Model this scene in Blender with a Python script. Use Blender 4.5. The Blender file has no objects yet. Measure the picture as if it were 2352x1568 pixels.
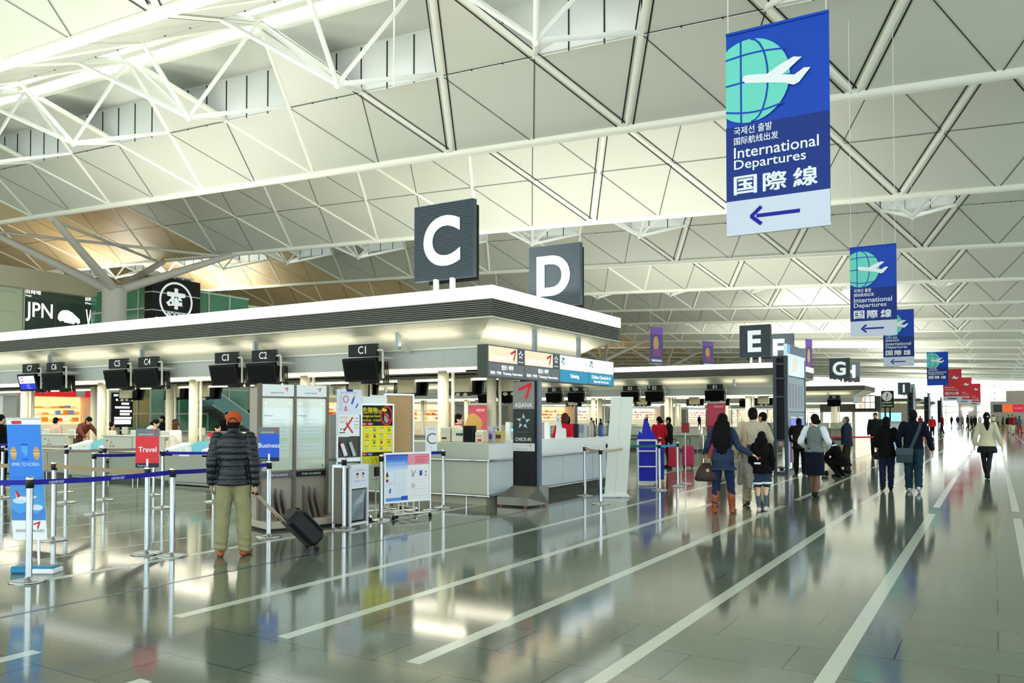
import bpy, bmesh, math, random
from math import sin, cos, pi, radians, atan2, sqrt
from mathutils import Vector, Matrix
V = Vector
random.seed(7)
S = bpy.context.scene
COL = S.collection
# ---------------------------------------------------------------- camera
cam_d = bpy.data.cameras.new('camera')
cam_d.sensor_width = 36.0
cam_d.lens = 28.50
cam_d.shift_y = 0.05357
cam_d.clip_end = 900
cam = bpy.data.objects.new('camera', cam_d)
COL.objects.link(cam)
cam.location = (0, 0, 1.6)
cam.rotation_euler = (radians(91.38), 0, radians(30.77))
S.camera = cam
# ---------------------------------------------------------------- world, exposure
W = bpy.data.worlds.new('sky')
S.world = W
W.use_nodes = True
bg = W.node_tree.nodes['Background']
bg.inputs[0].default_value = (0.90, 0.97, 1.0, 1)
bg.inputs[1].default_value = 2.8
vs = S.view_settings
vs.view_transform = 'Standard'
vs.look = 'None'
vs.gamma = 1
vs.exposure = 0.74
vs.use_curve_mapping = False
S.cycles.use_denoising = True
S.cycles.max_bounces = 7
S.cycles.diffuse_bounces = 3
S.cycles.glossy_bounces = 4
S.cycles.transparent_max_bounces = 16
S.cycles.caustics_reflective = False
S.cycles.caustics_refractive = False
S.cycles.sample_clamp_indirect = 6


def area(name, loc, sx, sy, power, color, rot=(0, 0, 0), spread=180):
    l = bpy.data.lights.new(name, 'AREA')
    l.shape = 'RECTANGLE'
    l.size = sx
    l.size_y = sy
    l.energy = power
    l.color = color
    l.spread = radians(spread)
    o = bpy.data.objects.new(name, l)
    COL.objects.link(o)
    o.location = loc
    o.rotation_euler = rot
    return o


WARM = (1.0, 0.93, 0.74)
COOL = (0.93, 0.97, 1.0)
UP = (pi, 0, 0)
ISL = [11.73, 34.9, 58.1, 104.5, 127.7]      # front edge (Y) of every check-in island canopy
for k, y in enumerate(ISL):
    # cove lamps lying on the canopies, shining up at the roof
    area('canopy_uplight', (-19, y + 2.8, 4.35), 22, 3.2, 850 if k in (1, 2) else 650 if k == 0 else 1600, (1.0, 0.98, 0.90), UP)
    # lamps in the header gutter washing the soffit and the counters
    area('soffit_wash', (-20.4, y + 0.42, 2.93), 24, 0.05, 30, WARM, (radians(188), 0, 0))
    area('counter_lamp', (-20.5, y + 0.86, 2.44), 24, 0.08, 160, WARM)
    area('counter_lamp', (-20.5, y + 2.6, 2.54), 24, 0.1, 160, WARM)
area('soffit_wash_side', (-7.82, 14.5, 2.93), 0.05, 4.6, 8, WARM, (0, radians(172), 0))
for y in (18, 46, 80, 120):  # added hidden lamps behind the parapet, brightening the dark left ceiling
    area('left_roof_fill', (-63.5, y, 11.0), 3, 16, 1300, (1.0, 0.95, 0.82), UP)
for y in (84, 155, 185, 215, 245):  # added fill lamps between and beyond the islands, lifting the far ceiling
    area('far_roof_fill', (-14, y, 4.6), 12, 3, 1500, (1.0, 0.98, 0.90), UP)
# added fill lamps, no real fittings, raising the ambient light on the roof
for x, y, pw in ((-30, 2, 700), (-34, 24, 600)):
    area('near_roof_fill', (x, y, 5.2 if x > 0 else 4.6), 8, 3, pw, (1.0, 0.98, 0.90), UP)
# ---------------------------------------------------------------- materials
def lin(c):
    return c / 12.92 if c <= 0.04045 else ((c + 0.055) / 1.055) ** 2.4


def rgb(h):
    h = h.lstrip('#')
    return tuple(lin(int(h[i:i + 2], 16) / 255) for i in (0, 2, 4))


_M = {}


def mat(name, color, rough=0.5, metal=0.0, emit=0.0, noise=0.0, scale=6.0, bump=0.0, spec=0.5, bscale=None, coat=0.0):
    if name in _M:
        return _M[name]
    m = bpy.data.materials.new(name)
    m.use_nodes = True
    nt = m.node_tree
    b = nt.nodes['Principled BSDF']
    c = rgb(color) if isinstance(color, str) else color
    b.inputs['Base Color'].default_value = (*c, 1)
    b.inputs['Roughness'].default_value = rough
    b.inputs['Metallic'].default_value = metal
    b.inputs['Specular IOR Level'].default_value = spec if metal or rough < .4 else min(spec, .3)
    if coat:
        b.inputs['Coat Weight'].default_value = coat
    if emit:
        b.inputs['Emission Color'].default_value = (*c, 1)
        b.inputs['Emission Strength'].default_value = emit
    if noise or bump:
        tc = nt.nodes.new('ShaderNodeTexCoord')
        nz = nt.nodes.new('ShaderNodeTexNoise')
        nz.inputs['Scale'].default_value = scale
        nz.inputs['Detail'].default_value = 4
        nt.links.new(tc.outputs['Object'], nz.inputs['Vector'])
        if noise:
            mx = nt.nodes.new('ShaderNodeMix')
            mx.data_type = 'RGBA'
            mx.inputs[6].default_value = (*[max(0, v * (1 - noise)) for v in c], 1)
            mx.inputs[7].default_value = (*[min(1, v * (1 + noise)) for v in c], 1)
            nt.links.new(nz.outputs[0], mx.inputs[0])
            nt.links.new(mx.outputs[2], b.inputs['Base Color'])
        if bump:
            nb = nz
            if bscale:
                nb = nt.nodes.new('ShaderNodeTexNoise')
                nb.inputs['Scale'].default_value = bscale
                nb.inputs['Detail'].default_value = 5
                nt.links.new(tc.outputs['Object'], nb.inputs['Vector'])
            bp = nt.nodes.new('ShaderNodeBump')
            bp.inputs['Strength'].default_value = bump
            bp.inputs['Distance'].default_value = 0.02
            nt.links.new(nb.outputs[0], bp.inputs['Height'])
            nt.links.new(bp.outputs[0], b.inputs['Normal'])
    _M[name] = m
    return m


def glass(name, tint, clear=0.85, white=0.0):
    """thin sheet glass: mostly clear, some reflection, optionally frosted"""
    if name in _M:
        return _M[name]
    m = bpy.data.materials.new(name)
    m.use_nodes = True
    nt = m.node_tree
    nt.nodes.remove(nt.nodes['Principled BSDF'])
    out = nt.nodes['Material Output']
    tr = nt.nodes.new('ShaderNodeBsdfTransparent')
    tr.inputs[0].default_value = (*tint, 1)
    gl = nt.nodes.new('ShaderNodeBsdfGlossy')
    gl.inputs['Roughness'].default_value = 0.05
    mx = nt.nodes.new('ShaderNodeMixShader')
    mx.inputs[0].default_value = 1 - clear
    if white:
        df = nt.nodes.new('ShaderNodeBsdfTranslucent')
        df.inputs[0].default_value = (0.9, 0.92, 0.88, 1)
        d2 = nt.nodes.new('ShaderNodeBsdfDiffuse')
        d2.inputs[0].default_value = (0.9, 0.92, 0.86, 1)
        ms = nt.nodes.new('ShaderNodeMixShader')
        ms.inputs[0].default_value = 0.5
        nt.links.new(df.outputs[0], ms.inputs[1])
        nt.links.new(d2.outputs[0], ms.inputs[2])
        mw = nt.nodes.new('ShaderNodeMixShader')
        mw.inputs[0].default_value = white
        nt.links.new(gl.outputs[0], mw.inputs[1])
        nt.links.new(ms.outputs[0], mw.inputs[2])
        nt.links.new(tr.outputs[0], mx.inputs[1])
        nt.links.new(mw.outputs[0], mx.inputs[2])
    else:
        nt.links.new(tr.outputs[0], mx.inputs[1])
        nt.links.new(gl.outputs[0], mx.inputs[2])
    nt.links.new(mx.outputs[0], out.inputs[0])
    _M[name] = m
    return m


WHITE = mat('white_paint', '#e9ebe4', 0.45)
PIPE = mat('pipe_white', '#e6e6d8', 0.4)
PANEL = mat('ceiling_panel', '#c6c8bb', 0.38, noise=0.05, scale=0.35, spec=0.35)
TAN = mat('ceiling_panel_tan', '#cdb48c', 0.4, noise=0.08, scale=0.3, spec=0.35)
SEAM = mat('seam_dark', '#1d1f1b', 0.7)
CLAD = mat('clad_panel', '#e3e7e4', 0.4)
STEEL = mat('brushed_steel', '#c9ccce', 0.22, 1.0)
CHROME = mat('chrome', '#b4babf', 0.16, 1.0)
BLACK = mat('black_plastic', '#060707', 0.45, spec=.2)
SCREEN = mat('dark_screen', '#020303', 0.5, spec=.1)
DARKG = mat('sign_charcoal', '#4c5860', 0.5)
LETTER = mat('sign_letter', '#e4ecec', 0.45, emit=0.25)
CREAM = mat('cream_column', '#e8e4cc', 0.4)
GREY = mat('panel_grey', '#aab0a6', 0.45)
LGREY = mat('panel_light', '#c8ccc0', 0.4)
COUNTERW = mat('counter_white', '#f6fafa', 0.35)
LIT = mat('lamp_white', '#fffdf2', 0.5, emit=3.2)
LITW = mat('lamp_warm', '#fff3d2', 0.5, emit=1.0)
RED = mat('red_print', '#d5202e', 0.5)
BLUE = mat('blue_print', '#1f55c8', 0.5)
NAVY = mat('belt_navy', '#14149a', 0.6)
PAPER = mat('paper_white', '#eef1f4', 0.6)
YEL = mat('yellow_print', '#ecdf2c', 0.55)
BLK = mat('black_print', '#101210', 0.6)
TEAL = mat('teal_print', '#0a7fa3', 0.5)
GLASS = glass('clear_glass', (0.93, 0.98, 0.96), 0.9)
FROST = glass('screen_glass', (0.95, 0.97, 0.93), 0.62, 0.72)


# ---------------------------------------------------------------- mesh builder
_TXT = {}


def text_geo(s, bold):
    k = (s, bold)
    if k not in _TXT:
        c = bpy.data.curves.new('t', 'FONT')
        c.body = s
        c.size = 1
        c.resolution_u = 8 if len(s) == 1 else 3
        c.offset = bold
        o = bpy.data.objects.new('t', c)
        COL.objects.link(o)
        dg = bpy.context.evaluated_depsgraph_get()
        dg.update()
        me = bpy.data.meshes.new_from_object(o.evaluated_get(dg))
        vs_ = [(v.co.x, v.co.y) for v in me.vertices]
        fs = [tuple(p.vertices) for p in me.polygons]
        bpy.data.objects.remove(o)
        bpy.data.curves.remove(c)
        bpy.data.meshes.remove(me)
        if vs_:
            x0 = min(v[0] for v in vs_); x1 = max(v[0] for v in vs_)
            y0 = min(v[1] for v in vs_); y1 = max(v[1] for v in vs_)
        else:
            x0 = y0 = 0; x1 = y1 = 1
        _TXT[k] = (vs_, fs, x0, x1, y0, y1)
    return _TXT[k]


class Frame:
    """flat sheet frame: origin, right, up, outward normal"""
    def __init__(s, o, u, v=(0, 0, 1)):
        s.o = V(o); s.u = V(u).normalized(); s.v = V(v).normalized(); s.n = s.u.cross(s.v)

    def p(s, x, y, d=0.0):
        return s.o + s.u * x + s.v * y + s.n * d


class MB:
    def __init__(s):
        s.v = []; s.f = []; s.m = []; s.sm = []; s.mats = []

    def mi(s, m):
        if m not in s.mats:
            s.mats.append(m)
        return s.mats.index(m)

    def face(s, pts, m, smooth=False):
        b = len(s.v)
        s.v += [tuple(p) for p in pts]
        s.f.append(tuple(range(b, b + len(pts)))); s.m.append(s.mi(m)); s.sm.append(smooth)
        return s

    def raw(s, vs_, fs, m, smooth=True):
        b = len(s.v); k = s.mi(m)
        s.v += [tuple(p) for p in vs_]
        for f in fs:
            s.f.append(tuple(b + i for i in f)); s.m.append(k); s.sm.append(smooth)
        return s

    def box(s, a, b, m, R=None, bev=0.0):
        x0, y0, z0 = a; x1, y1, z1 = b
        if bev:
            x0, x1 = min(x0, x1), max(x0, x1); y0, y1 = min(y0, y1), max(y0, y1); z0, z1 = min(z0, z1), max(z0, z1)
            e = bev
            vs_ = []
            for sx in (0, 1):
                for sy in (0, 1):
                    for sz in (0, 1):
                        X = x1 if sx else x0; Y = y1 if sy else y0; Z = z1 if sz else z0
                        dx = -e if sx else e; dy = -e if sy else e; dz = -e if sz else e
                        vs_ += [(X, Y + dy, Z + dz), (X + dx, Y, Z + dz), (X + dx, Y + dy, Z)]
            I = lambda a_, b_, c_, k: (a_ * 4 + b_ * 2 + c_) * 3 + k
            fs = []
            for sx in (0, 1):
                fs.append([I(sx, 0, 0, 0), I(sx, 1, 0, 0), I(sx, 1, 1, 0), I(sx, 0, 1, 0)])
            for sy in (0, 1):
                fs.append([I(0, sy, 0, 1), I(1, sy, 0, 1), I(1, sy, 1, 1), I(0, sy, 1, 1)])
            for sz in (0, 1):
                fs.append([I(0, 0, sz, 2), I(1, 0, sz, 2), I(1, 1, sz, 2), I(0, 1, sz, 2)])
            for a_ in (0, 1):
                for b_ in (0, 1):
                    fs.append([I(0, a_, b_, 1), I(0, a_, b_, 2), I(1, a_, b_, 2), I(1, a_, b_, 1)])
                    fs.append([I(a_, 0, b_, 0), I(a_, 0, b_, 2), I(a_, 1, b_, 2), I(a_, 1, b_, 0)])
                    fs.append([I(a_, b_, 0, 0), I(a_, b_, 0, 1), I(a_, b_, 1, 1), I(a_, b_, 1, 0)])
                    for c_ in (0, 1):
                        fs.append([I(a_, b_, c_, 0), I(a_, b_, c_, 1), I(a_, b_, c_, 2)])
        else:
            vs_ = [(x0, y0, z0), (x1, y0, z0), (x1, y1, z0), (x0, y1, z0), (x0, y0, z1), (x1, y0, z1), (x1, y1, z1), (x0, y1, z1)]
            fs = [(0, 3, 2, 1), (4, 5, 6, 7), (0, 1, 5, 4), (1, 2, 6, 5), (2, 3, 7, 6), (3, 0, 4, 7)]
        if R is not None:
            vs_ = [R @ V(p) for p in vs_]
        return s.raw(vs_, fs, m, False)

    def tube(s, a, b, r, m, seg=10, r1=None, cap=True):
        a = V(a); b = V(b); r1 = r if r1 is None else r1
        d = (b - a).normalized()
        t = V((0, 0, 1)) if abs(d.z) < 0.9 else V((1, 0, 0))
        u = d.cross(t).normalized(); w = d.cross(u)
        vs_ = []
        for p, rr in ((a, r), (b, r1)):
            vs_ += [p + (u * cos(2 * pi * i / seg) + w * sin(2 * pi * i / seg)) * rr for i in range(seg)]
        s.raw(vs_, [(i, (i + 1) % seg, seg + (i + 1) % seg, seg + i) for i in range(seg)], m, True)
        if cap:
            s.raw(vs_, [tuple(range(seg))[::-1], tuple(range(seg, 2 * seg))], m, False)
        return s

    def path(s, pts, r, m, seg=8):
        for i in range(len(pts) - 1):
            s.tube(pts[i], pts[i + 1], r, m, seg)
        return s

    def lathe(s, prof, m, o=(0, 0, 0), seg=24):
        o = V(o)
        vs_ = [o + V((r * cos(2 * pi * i / seg), r * sin(2 * pi * i / seg), z)) for r, z in prof for i in range(seg)]
        fs = [(j * seg + i, j * seg + (i + 1) % seg, (j + 1) * seg + (i + 1) % seg, (j + 1) * seg + i) for j in range(len(prof) - 1) for i in range(seg)]
        s.raw(vs_, fs, m, True)
        return s

    def ell(s, c, r, m, R=None, seg=14, rings=9):
        c = V(c); vs_ = []; fs = []
        for j in range(rings + 1):
            t = pi * j / rings
            for i in range(seg):
                p = V((r[0] * sin(t) * cos(2 * pi * i / seg), r[1] * sin(t) * sin(2 * pi * i / seg), r[2] * cos(t)))
                if R is not None:
                    p = R @ p
                vs_.append(c + p)
        for j in range(rings):
            for i in range(seg):
                fs.append((j * seg + i, (j + 1) * seg + i, (j + 1) * seg + (i + 1) % seg, j * seg + (i + 1) % seg))
        return s.raw(vs_, fs, m, True)

    # ---- flat work on a frame
    def rect(s, F, x0, y0, x1, y1, m, d=0.0):
        return s.face([F.p(x0, y0, d), F.p(x1, y0, d), F.p(x1, y1, d), F.p(x0, y1, d)], m)

    def slab(s, F, x0, y0, x1, y1, t, m):
        """board of thickness t behind the sheet plane"""
        q = [F.p(x, y, d) for d in (-t, 0) for x, y in ((x0, y0), (x1, y0), (x1, y1), (x0, y1))]
        return s.raw(q, [(3, 2, 1, 0), (4, 5, 6, 7), (0, 1, 5, 4), (1, 2, 6, 5), (2, 3, 7, 6), (3, 0, 4, 7)], m, False)

    def pol(s, F, pts, m, d=0.0):
        return s.face([F.p(x, y, d) for x, y in pts], m)

    def line(s, F, a, b, w, m, d=0.0):
        a = V(a); b = V(b); t = (b - a).normalized(); n = V((-t.y, t.x)) * w / 2
        return s.pol(F, [a - n, b - n, b + n, a + n], m, d)

    def disc(s, F, cx, cy, rx, ry, m, d=0.0, seg=28, a0=0, a1=2 * pi):
        return s.pol(F, [(cx + rx * cos(a0 + (a1 - a0) * i / seg), cy + ry * sin(a0 + (a1 - a0) * i / seg)) for i in range(seg)], m, d)

    def ring(s, F, cx, cy, rx, ry, w, m, d=0.0, seg=32, a0=0, a1=2 * pi):
        for i in range(seg):
            t0 = a0 + (a1 - a0) * i / seg; t1 = a0 + (a1 - a0) * (i + 1) / seg
            s.pol(F, [(cx + rx * cos(t0), cy + ry * sin(t0)), (cx + rx * cos(t1), cy + ry * sin(t1)),
                      (cx + (rx - w) * cos(t1), cy + (ry - w) * sin(t1)), (cx + (rx - w) * cos(t0), cy + (ry - w) * sin(t0))], m, d)
        return s

    def text(s, F, t, x0, y0, m, h=None, w=None, d=0.002, bold=0.0, al='l'):
        """lettering whose glyph box is h tall and/or w wide; (x0, y0) lower left, lower centre or lower right"""
        vs_, fs, a0, a1, b0, b1 = text_geo(t, bold)
        if not vs_:
            return s
        sy = h / (b1 - b0) if h else w / (a1 - a0)
        sx = w / (a1 - a0) if w else sy
        ww = (a1 - a0) * sx
        ox = x0 - (0 if al == 'l' else ww / 2 if al == 'c' else ww)
        return s.raw([F.p(ox + (x - a0) * sx, y0 + (y - b0) * sy, d) for x, y in vs_], fs, m, False)

    def build(s, name, parent=None):
        me = bpy.data.meshes.new(name)
        me.from_pydata(s.v, [], s.f)
        for m in s.mats:
            me.materials.append(m)
        me.polygons.foreach_set('material_index', s.m)
        me.polygons.foreach_set('use_smooth', s.sm)
        me.update()
        o = bpy.data.objects.new(name, me)
        COL.objects.link(o)
        if parent is not None:
            o.parent = parent
        return o


def tag(o, label=None, cat=None, group=None, kind=None):
    if label: o['label'] = label
    if cat: o['category'] = cat
    if group: o['group'] = group
    if kind: o['kind'] = kind
    return o


def thing(name, loc, label, cat, rz=0.0, group=None):
    o = bpy.data.objects.new(name, None)
    COL.objects.link(o)
    o.empty_display_size = 0.1
    o.location = loc
    o.rotation_euler = (0, 0, rz)
    return tag(o, label, cat, group)


def copy_tree(o, parent=None):
    c = o.copy()
    COL.objects.link(c)
    if parent is not None:
        c.parent = parent
    for ch in list(o.children):
        copy_tree(ch, c)
    return c


def structure(mb, name, parent=None):
    o = mb.build(name, parent)
    if parent is None:
        o['kind'] = 'structure'
    return o
# ---------------------------------------------------------------- floor
def floor_material():
    m = bpy.data.materials.new('polished_stone_floor')
    m.use_nodes = True
    nt = m.node_tree
    N = nt.nodes.new; L = nt.links.new
    b = nt.nodes['Principled BSDF']
    geo = N('ShaderNodeNewGeometry')
    br = N('ShaderNodeTexBrick')
    br.offset = 0.5
    br.inputs['Scale'].default_value = 1.0
    br.inputs['Brick Width'].default_value = 1.18
    br.inputs['Row Height'].default_value = 0.59
    br.inputs['Mortar Size'].default_value = 0.006
    br.inputs['Mortar Smooth'].default_value = 0.3
    br.inputs['Color1'].default_value = (*rgb('#6f7a6b'), 1)
    br.inputs['Color2'].default_value = (*rgb('#687364'), 1)
    br.inputs['Mortar'].default_value = (*rgb('#333a34'), 1)
    L(geo.outputs['Position'], br.inputs['Vector'])
    nz = N('ShaderNodeTexNoise')
    nz.inputs['Scale'].default_value = 160
    nz.inputs['Detail'].default_value = 3
    L(geo.outputs['Position'], nz.inputs['Vector'])
    mx = N('ShaderNodeMix')
    mx.data_type = 'RGBA'
    mx.blend_type = 'OVERLAY'
    mx.inputs[0].default_value = 0.35
    L(br.outputs['Color'], mx.inputs[6])
    L(nz.outputs[0], mx.inputs[7])
    L(mx.outputs[2], b.inputs['Base Color'])
    n2 = N('ShaderNodeTexNoise')
    n2.inputs['Scale'].default_value = 0.9
    L(geo.outputs['Position'], n2.inputs['Vector'])
    mr = N('ShaderNodeMapRange')
    mr.inputs[3].default_value = 0.065
    mr.inputs[4].default_value = 0.12
    L(n2.outputs[0], mr.inputs[0])
    L(mr.outputs[0], b.inputs['Roughness'])
    b.inputs['IOR'].default_value = 1.8
    return m


FLOORM = floor_material()
XR, XL, YN, YE = 16.0, -104.0, -16.0, 262.0
mb = MB()
mb.box((XL, YN, -0.3), (XR, YE, 0), FLOORM)
floor = structure(mb, 'floor')
STRIPE = mat('inlaid_white_stone', '#cdd4c6', 0.15, noise=0.06, scale=20)
STRIPEB = mat('inlaid_blue_line', '#1d2a55', 0.2)
STRIPEG = mat('inlaid_pale_line', '#c9c9b4', 0.2)
mb = MB()
mb2 = MB()
for k in range(-4, 7):
    x = -0.9 - 1.18 * k
    if k == 5:
        mb2.box((x - 0.025, -4, 0), (x + 0.025, 120, 0.0012), STRIPEB)
        continue
    y = 4.22 - 11.8 * 2
    off = 0
    while y < 150:
        mb.box((x - 0.055, max(y + off, YN + 0.2), 0), (x + 0.055, y + off + 10.7, 0.0012), STRIPE)
        y += 11.8
for k in range(7, 16):
    x = -0.9 - 1.18 * k
    mb.box((x - 0.018, 2.0, 0), (x + 0.018, 11.7, 0.0012), STRIPEG)
mb.build('white_line', floor)
mb2.build('blue_line', floor)

# ---------------------------------------------------------------- roof
Q, PX, RISE = 13.5, 7.66, 3.4
XI = [-3.59 + PX * k for k in range(-13, 3)]


def zp(x):
    t = -x - 3.6
    return 11.62 + t * 0.0475 - t * t * 0.0001


def pn(n, x):
    return V((x, n * Q, zp(x)))


def rn(n, x):
    return V((x, (n - 0.5) * Q, zp(x) + RISE))


def strip(mb, a, b, w, m, nrm, d=0.09):
    t = (b - a).normalized(); s_ = t.cross(nrm).normalized() * w / 2; o = nrm * d
    mb.face([a - s_ + o, b - s_ + o, b + s_ + o, a + s_ + o], m)


def slope(mb, ms, ma, fn, gn, n, sky, fine):
    """triangulated slope between pipe nodes fn(x) and ridge nodes gn(x)"""
    for i, x in enumerate(XI):
        P0 = fn(x); L_ = gn(x - PX / 2); R_ = gn(x + PX / 2)
        mL = (P0 + L_) / 2; mR = (P0 + R_) / 2
        nr = (L_ - P0).cross(R_ - P0).normalized()
        if nr.z > 0: nr = -nr
        c = TAN if x < -52 else PANEL
        if sky:
            mb.face([P0, mR, mL], c)
        else:
            mb.face([P0, R_, L_], c)
        tris = [] if sky else [(P0, L_, R_)]
        if i + 1 < len(XI):
            P1 = fn(XI[i + 1])
            mb.face([P0, P1, R_], TAN if x < -54 else PANEL)
            tris.append((P0, P1, R_))
        if fine:
            for t in tris:
                a, b, c_ = [(t[k] + t[(k + 1) % 3]) / 2 for k in range(3)]
                for p, q in ((a, b), (b, c_), (c_, a)):
                    strip(ms, p, q, 0.03, SEAM, nr)
        for E in (L_, R_):
            ma.tube(P0, E, 0.125, PIPE, 8, cap=False)
            if fine and x > -24:
                t = (E - P0).normalized(); s_ = t.cross(nr).normalized() * 0.2
                for sg in (-1, 1):
                    strip(ms, P0 + s_ * sg, E + s_ * sg, 0.05, SEAM, nr, 0.085)


win = 0
for n in range(0, 20):
    sky = n % 2 == 0 and n >= 2
    fine = 1 <= n <= 8
    mb, ms, ma = MB(), MB(), MB()
    slope(mb, ms, ma, lambda x: pn(n, x), lambda x: rn(n, x), n, sky, fine)
    slope(mb, ms, ma, lambda x: pn(n - 1, x), lambda x: rn(n, x), n, sky, fine)
    c = structure(mb, 'ceiling')
    so = c.modifiers.new('thick', 'SOLIDIFY')
    so.thickness = 0.12
    so.offset = 0
    if ms.v: ms.build('seam', c)
    ma.build('rib', c)
    mp = MB()
    xs = [XI[0] - PX / 2 + PX / 2 * k for k in range(2 * len(XI) + 1)]
    for k in range(len(xs) - 1):
        mp.tube(pn(n, xs[k]), pn(n, xs[k + 1]), 0.2, PIPE, 10, cap=False)
    mp.build('beam', c)
    if not sky:
        mp = MB()
        for k in range(len(xs) - 1):
            mp.tube(rn(n, xs[k]), rn(n, xs[k + 1]), 0.12, PIPE, 8, cap=False)
        mp.build('ridge_tube', c)
    else:
        win += 1
        mw, mg, mt = MB(), MB(), MB()
        R = (n - 0.5) * Q
        for k in range(len(xs) - 1):
            xa, xb = xs[k], xs[k + 1]
            za, zb = zp(xa), zp(xb)
            for sg in (1, -1):
                yw = R + sg * Q / 4
                mw.face([(xa, yw, za + 1.6), (xb, yw, zb + 1.6), (xb, yw, zb + RISE + .1), (xa, yw, za + RISE + .1)], CLAD)
                mw.face([(xa, yw, za + RISE + .1), (xb, yw, zb + RISE + .1), (xb, R + sg * 1.0, zb + RISE + .1), (xa, R + sg * 1.0, za + RISE + .1)], LGREY)
                if n <= 6:
                    for j in range(3):
                        t = (j + .5) / 3; x = xa + (xb - xa) * t; z = zp(x)
                        mw.box((x - .02, yw - .03, z + 1.6), (x + .02, yw + .03, z + RISE), SEAM)
                mt.tube((xa, R + sg * .45, za + RISE - .1), (xb, R + sg * .45, zb + RISE - .1), 0.13, PIPE, 8, cap=False)
                mt.tube((xa, R + sg * 1.0, za + RISE + .12), (xb, R + sg * 1.0, zb + RISE + .12), 0.06, PIPE, 6, cap=False)
            mt.tube((xa, R - 1, za + RISE + .2), (xa, R + 1, za + RISE + .2), 0.05, PIPE, 6)
            mg.face([(xa, R - 1, za + RISE + .25), (xb, R - 1, zb + RISE + .25), (xb, R + 1, zb + RISE + .25), (xa, R + 1, za + RISE + .25)], GLASS)
        wo = structure(mg, 'window_%d' % win)
        mw.build('well_wall', wo)
        mt.build('glazing_tube', wo)
        if n <= 12:
            for x in XI[1:-1]:
                A = V((x, R, zp(x) + 0.45))
                sc, st = MB(), MB()
                cor = {(sx, sg): V((x + sx * PX / 4, R + sg * Q / 4, zp(x + sx * PX / 4) + RISE / 2)) for sx in (-1, 1) for sg in (-1, 1)}
                top = [rn(n, x - PX / 2), rn(n, x + PX / 2)]
                sc.face([A, cor[(-1, -1)], cor[(1, -1)]], FROST)
                sc.face([A, cor[(-1, 1)], (cor[(-1, 1)] + cor[(1, 1)]) / 2 * 0.35 + A * 0.65], WHITE)
                sc.face([A, (cor[(-1, 1)] + cor[(1, 1)]) / 2 * 0.35 + A * 0.65, cor[(1, 1)]], WHITE)
                for cc in cor.values():
                    st.tube(A, cc, 0.09, WHITE, 8)
                for tt in top:
                    st.tube(A, tt, 0.075, WHITE, 8)
                st.ell(A, (.13, .13, .16), WHITE, seg=10, rings=6)
                so_ = sc.build('light_screen', wo)
                st.build('screen_frame', so_)

# roof tree columns
for k in range(0, 6):
    y = 33.75 + 27 * k
    if k == 0 or k >= 2:
        mb = MB()
        X0 = -51.9
        CONC = mat('concrete_column', '#bdbbb0', 0.6, noise=0.05, scale=2)
        mb.tube((X0, y, 0), (X0, y, 10.3), 0.78, CONC, 28)
        mb.tube((X0, y, 10.3), (X0, y, 10.55), 0.78, CONC, 28, 0.55)
        cobj = structure(mb, 'column')
        br = MB()
        for sy in (-1, 1):
            for sx in (-1, 1):
                xt = X0 + sx * 4.0
                br.tube((X0 + sx * .3, y + sy * .3, 10.3), (xt, y + sy * 6.7, zp(xt) - .1), 0.33, CONC, 12, 0.2)
            br.tube((X0 - 4, y + sy * 6.7, zp(X0 - 4) - .3), (X0 + 4, y - sy * 6.7, zp(X0 + 4) - .3), 0.1, CONC, 8)
        br.build('branch', cobj)

# ---------------------------------------------------------------- outer walls
GREEN = mat('green_glass', '#4f8d6c', 0.15, noise=0.15, scale=0.6)
MINT = mat('mint_panel', '#d9e6c9', 0.4)
WALLC = mat('wall_cream', '#cfcbb2', 0.5)
mb = MB()
mb.box((XL, YN, 0), (XL + .3, YE, 16), mat('wall_grey', '#b9b8aa', 0.5))
structure(mb, 'wall_outer')
# glazed far end wall
mb, mf = MB(), MB()
mb.face([(XL, YE, 0), (XR, YE, 0), (XR, YE, 16), (XL, YE, 16)], GLASS)
for z in (2.6, 4.4, 6.2, 8.0, 9.8, 11.6):
    mf.box((XL, YE - .15, z - .12), (XR, YE + .1, z + .12), LGREY)
for k in range(30):
    x = XL + 4 * k
    mf.box((x - .1, YE - .15, 0), (x + .1, YE + .1, 16), LGREY)
wb = structure(mb, 'wall_back')
mf.build('mullion', wb)
# right side: unseen plaza facade, cladding above the glass added to darken the roof
mb, mf = MB(), MB()
mb.face([(XR, YN, 1.2), (XR, YE, 1.2), (XR, YE, 8), (XR, YN, 8)], GLASS)
mf.box((XR - .1, YN, 8), (XR + .2, YE, 16), mat('shade_clad_grey', '#8f938c', .6))
mf.box((XR - .2, YN, 0), (XR + .2, YE, 1.2), GREY)
for k in range(0, 70):
    mf.box((XR - .15, YN + 4 * k - .08, 1.2), (XR + .1, YN + 4 * k + .08, 8), WHITE)
for z in (3.4, 5.6, 7.9):
    mf.box((XR - .1, YN, z - .07), (XR + .08, YE, z + .07), WHITE)
wr = structure(mb, 'wall_right')
mf.build('mullion', wr)
mb, mf = MB(), MB()  # unseen near end, made all glass to add light from behind the camera
mb.face([(XL, YN, 0), (XL, YN, 15), (XR, YN, 15), (XR, YN, 0)], GLASS)
for z in (2.6, 5.2, 7.8, 10.4):
    mf.box((XL, YN - .1, z - .08), (XR, YN + .1, z + .08), LGREY)
for k in range(30):
    mf.box((XL + 4 * k - .08, YN - .1, 0), (XL + 4 * k + .08, YN + .1, 15), LGREY)
wf = structure(mb, 'wall_front')
mf.build('mullion', wf)
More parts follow.
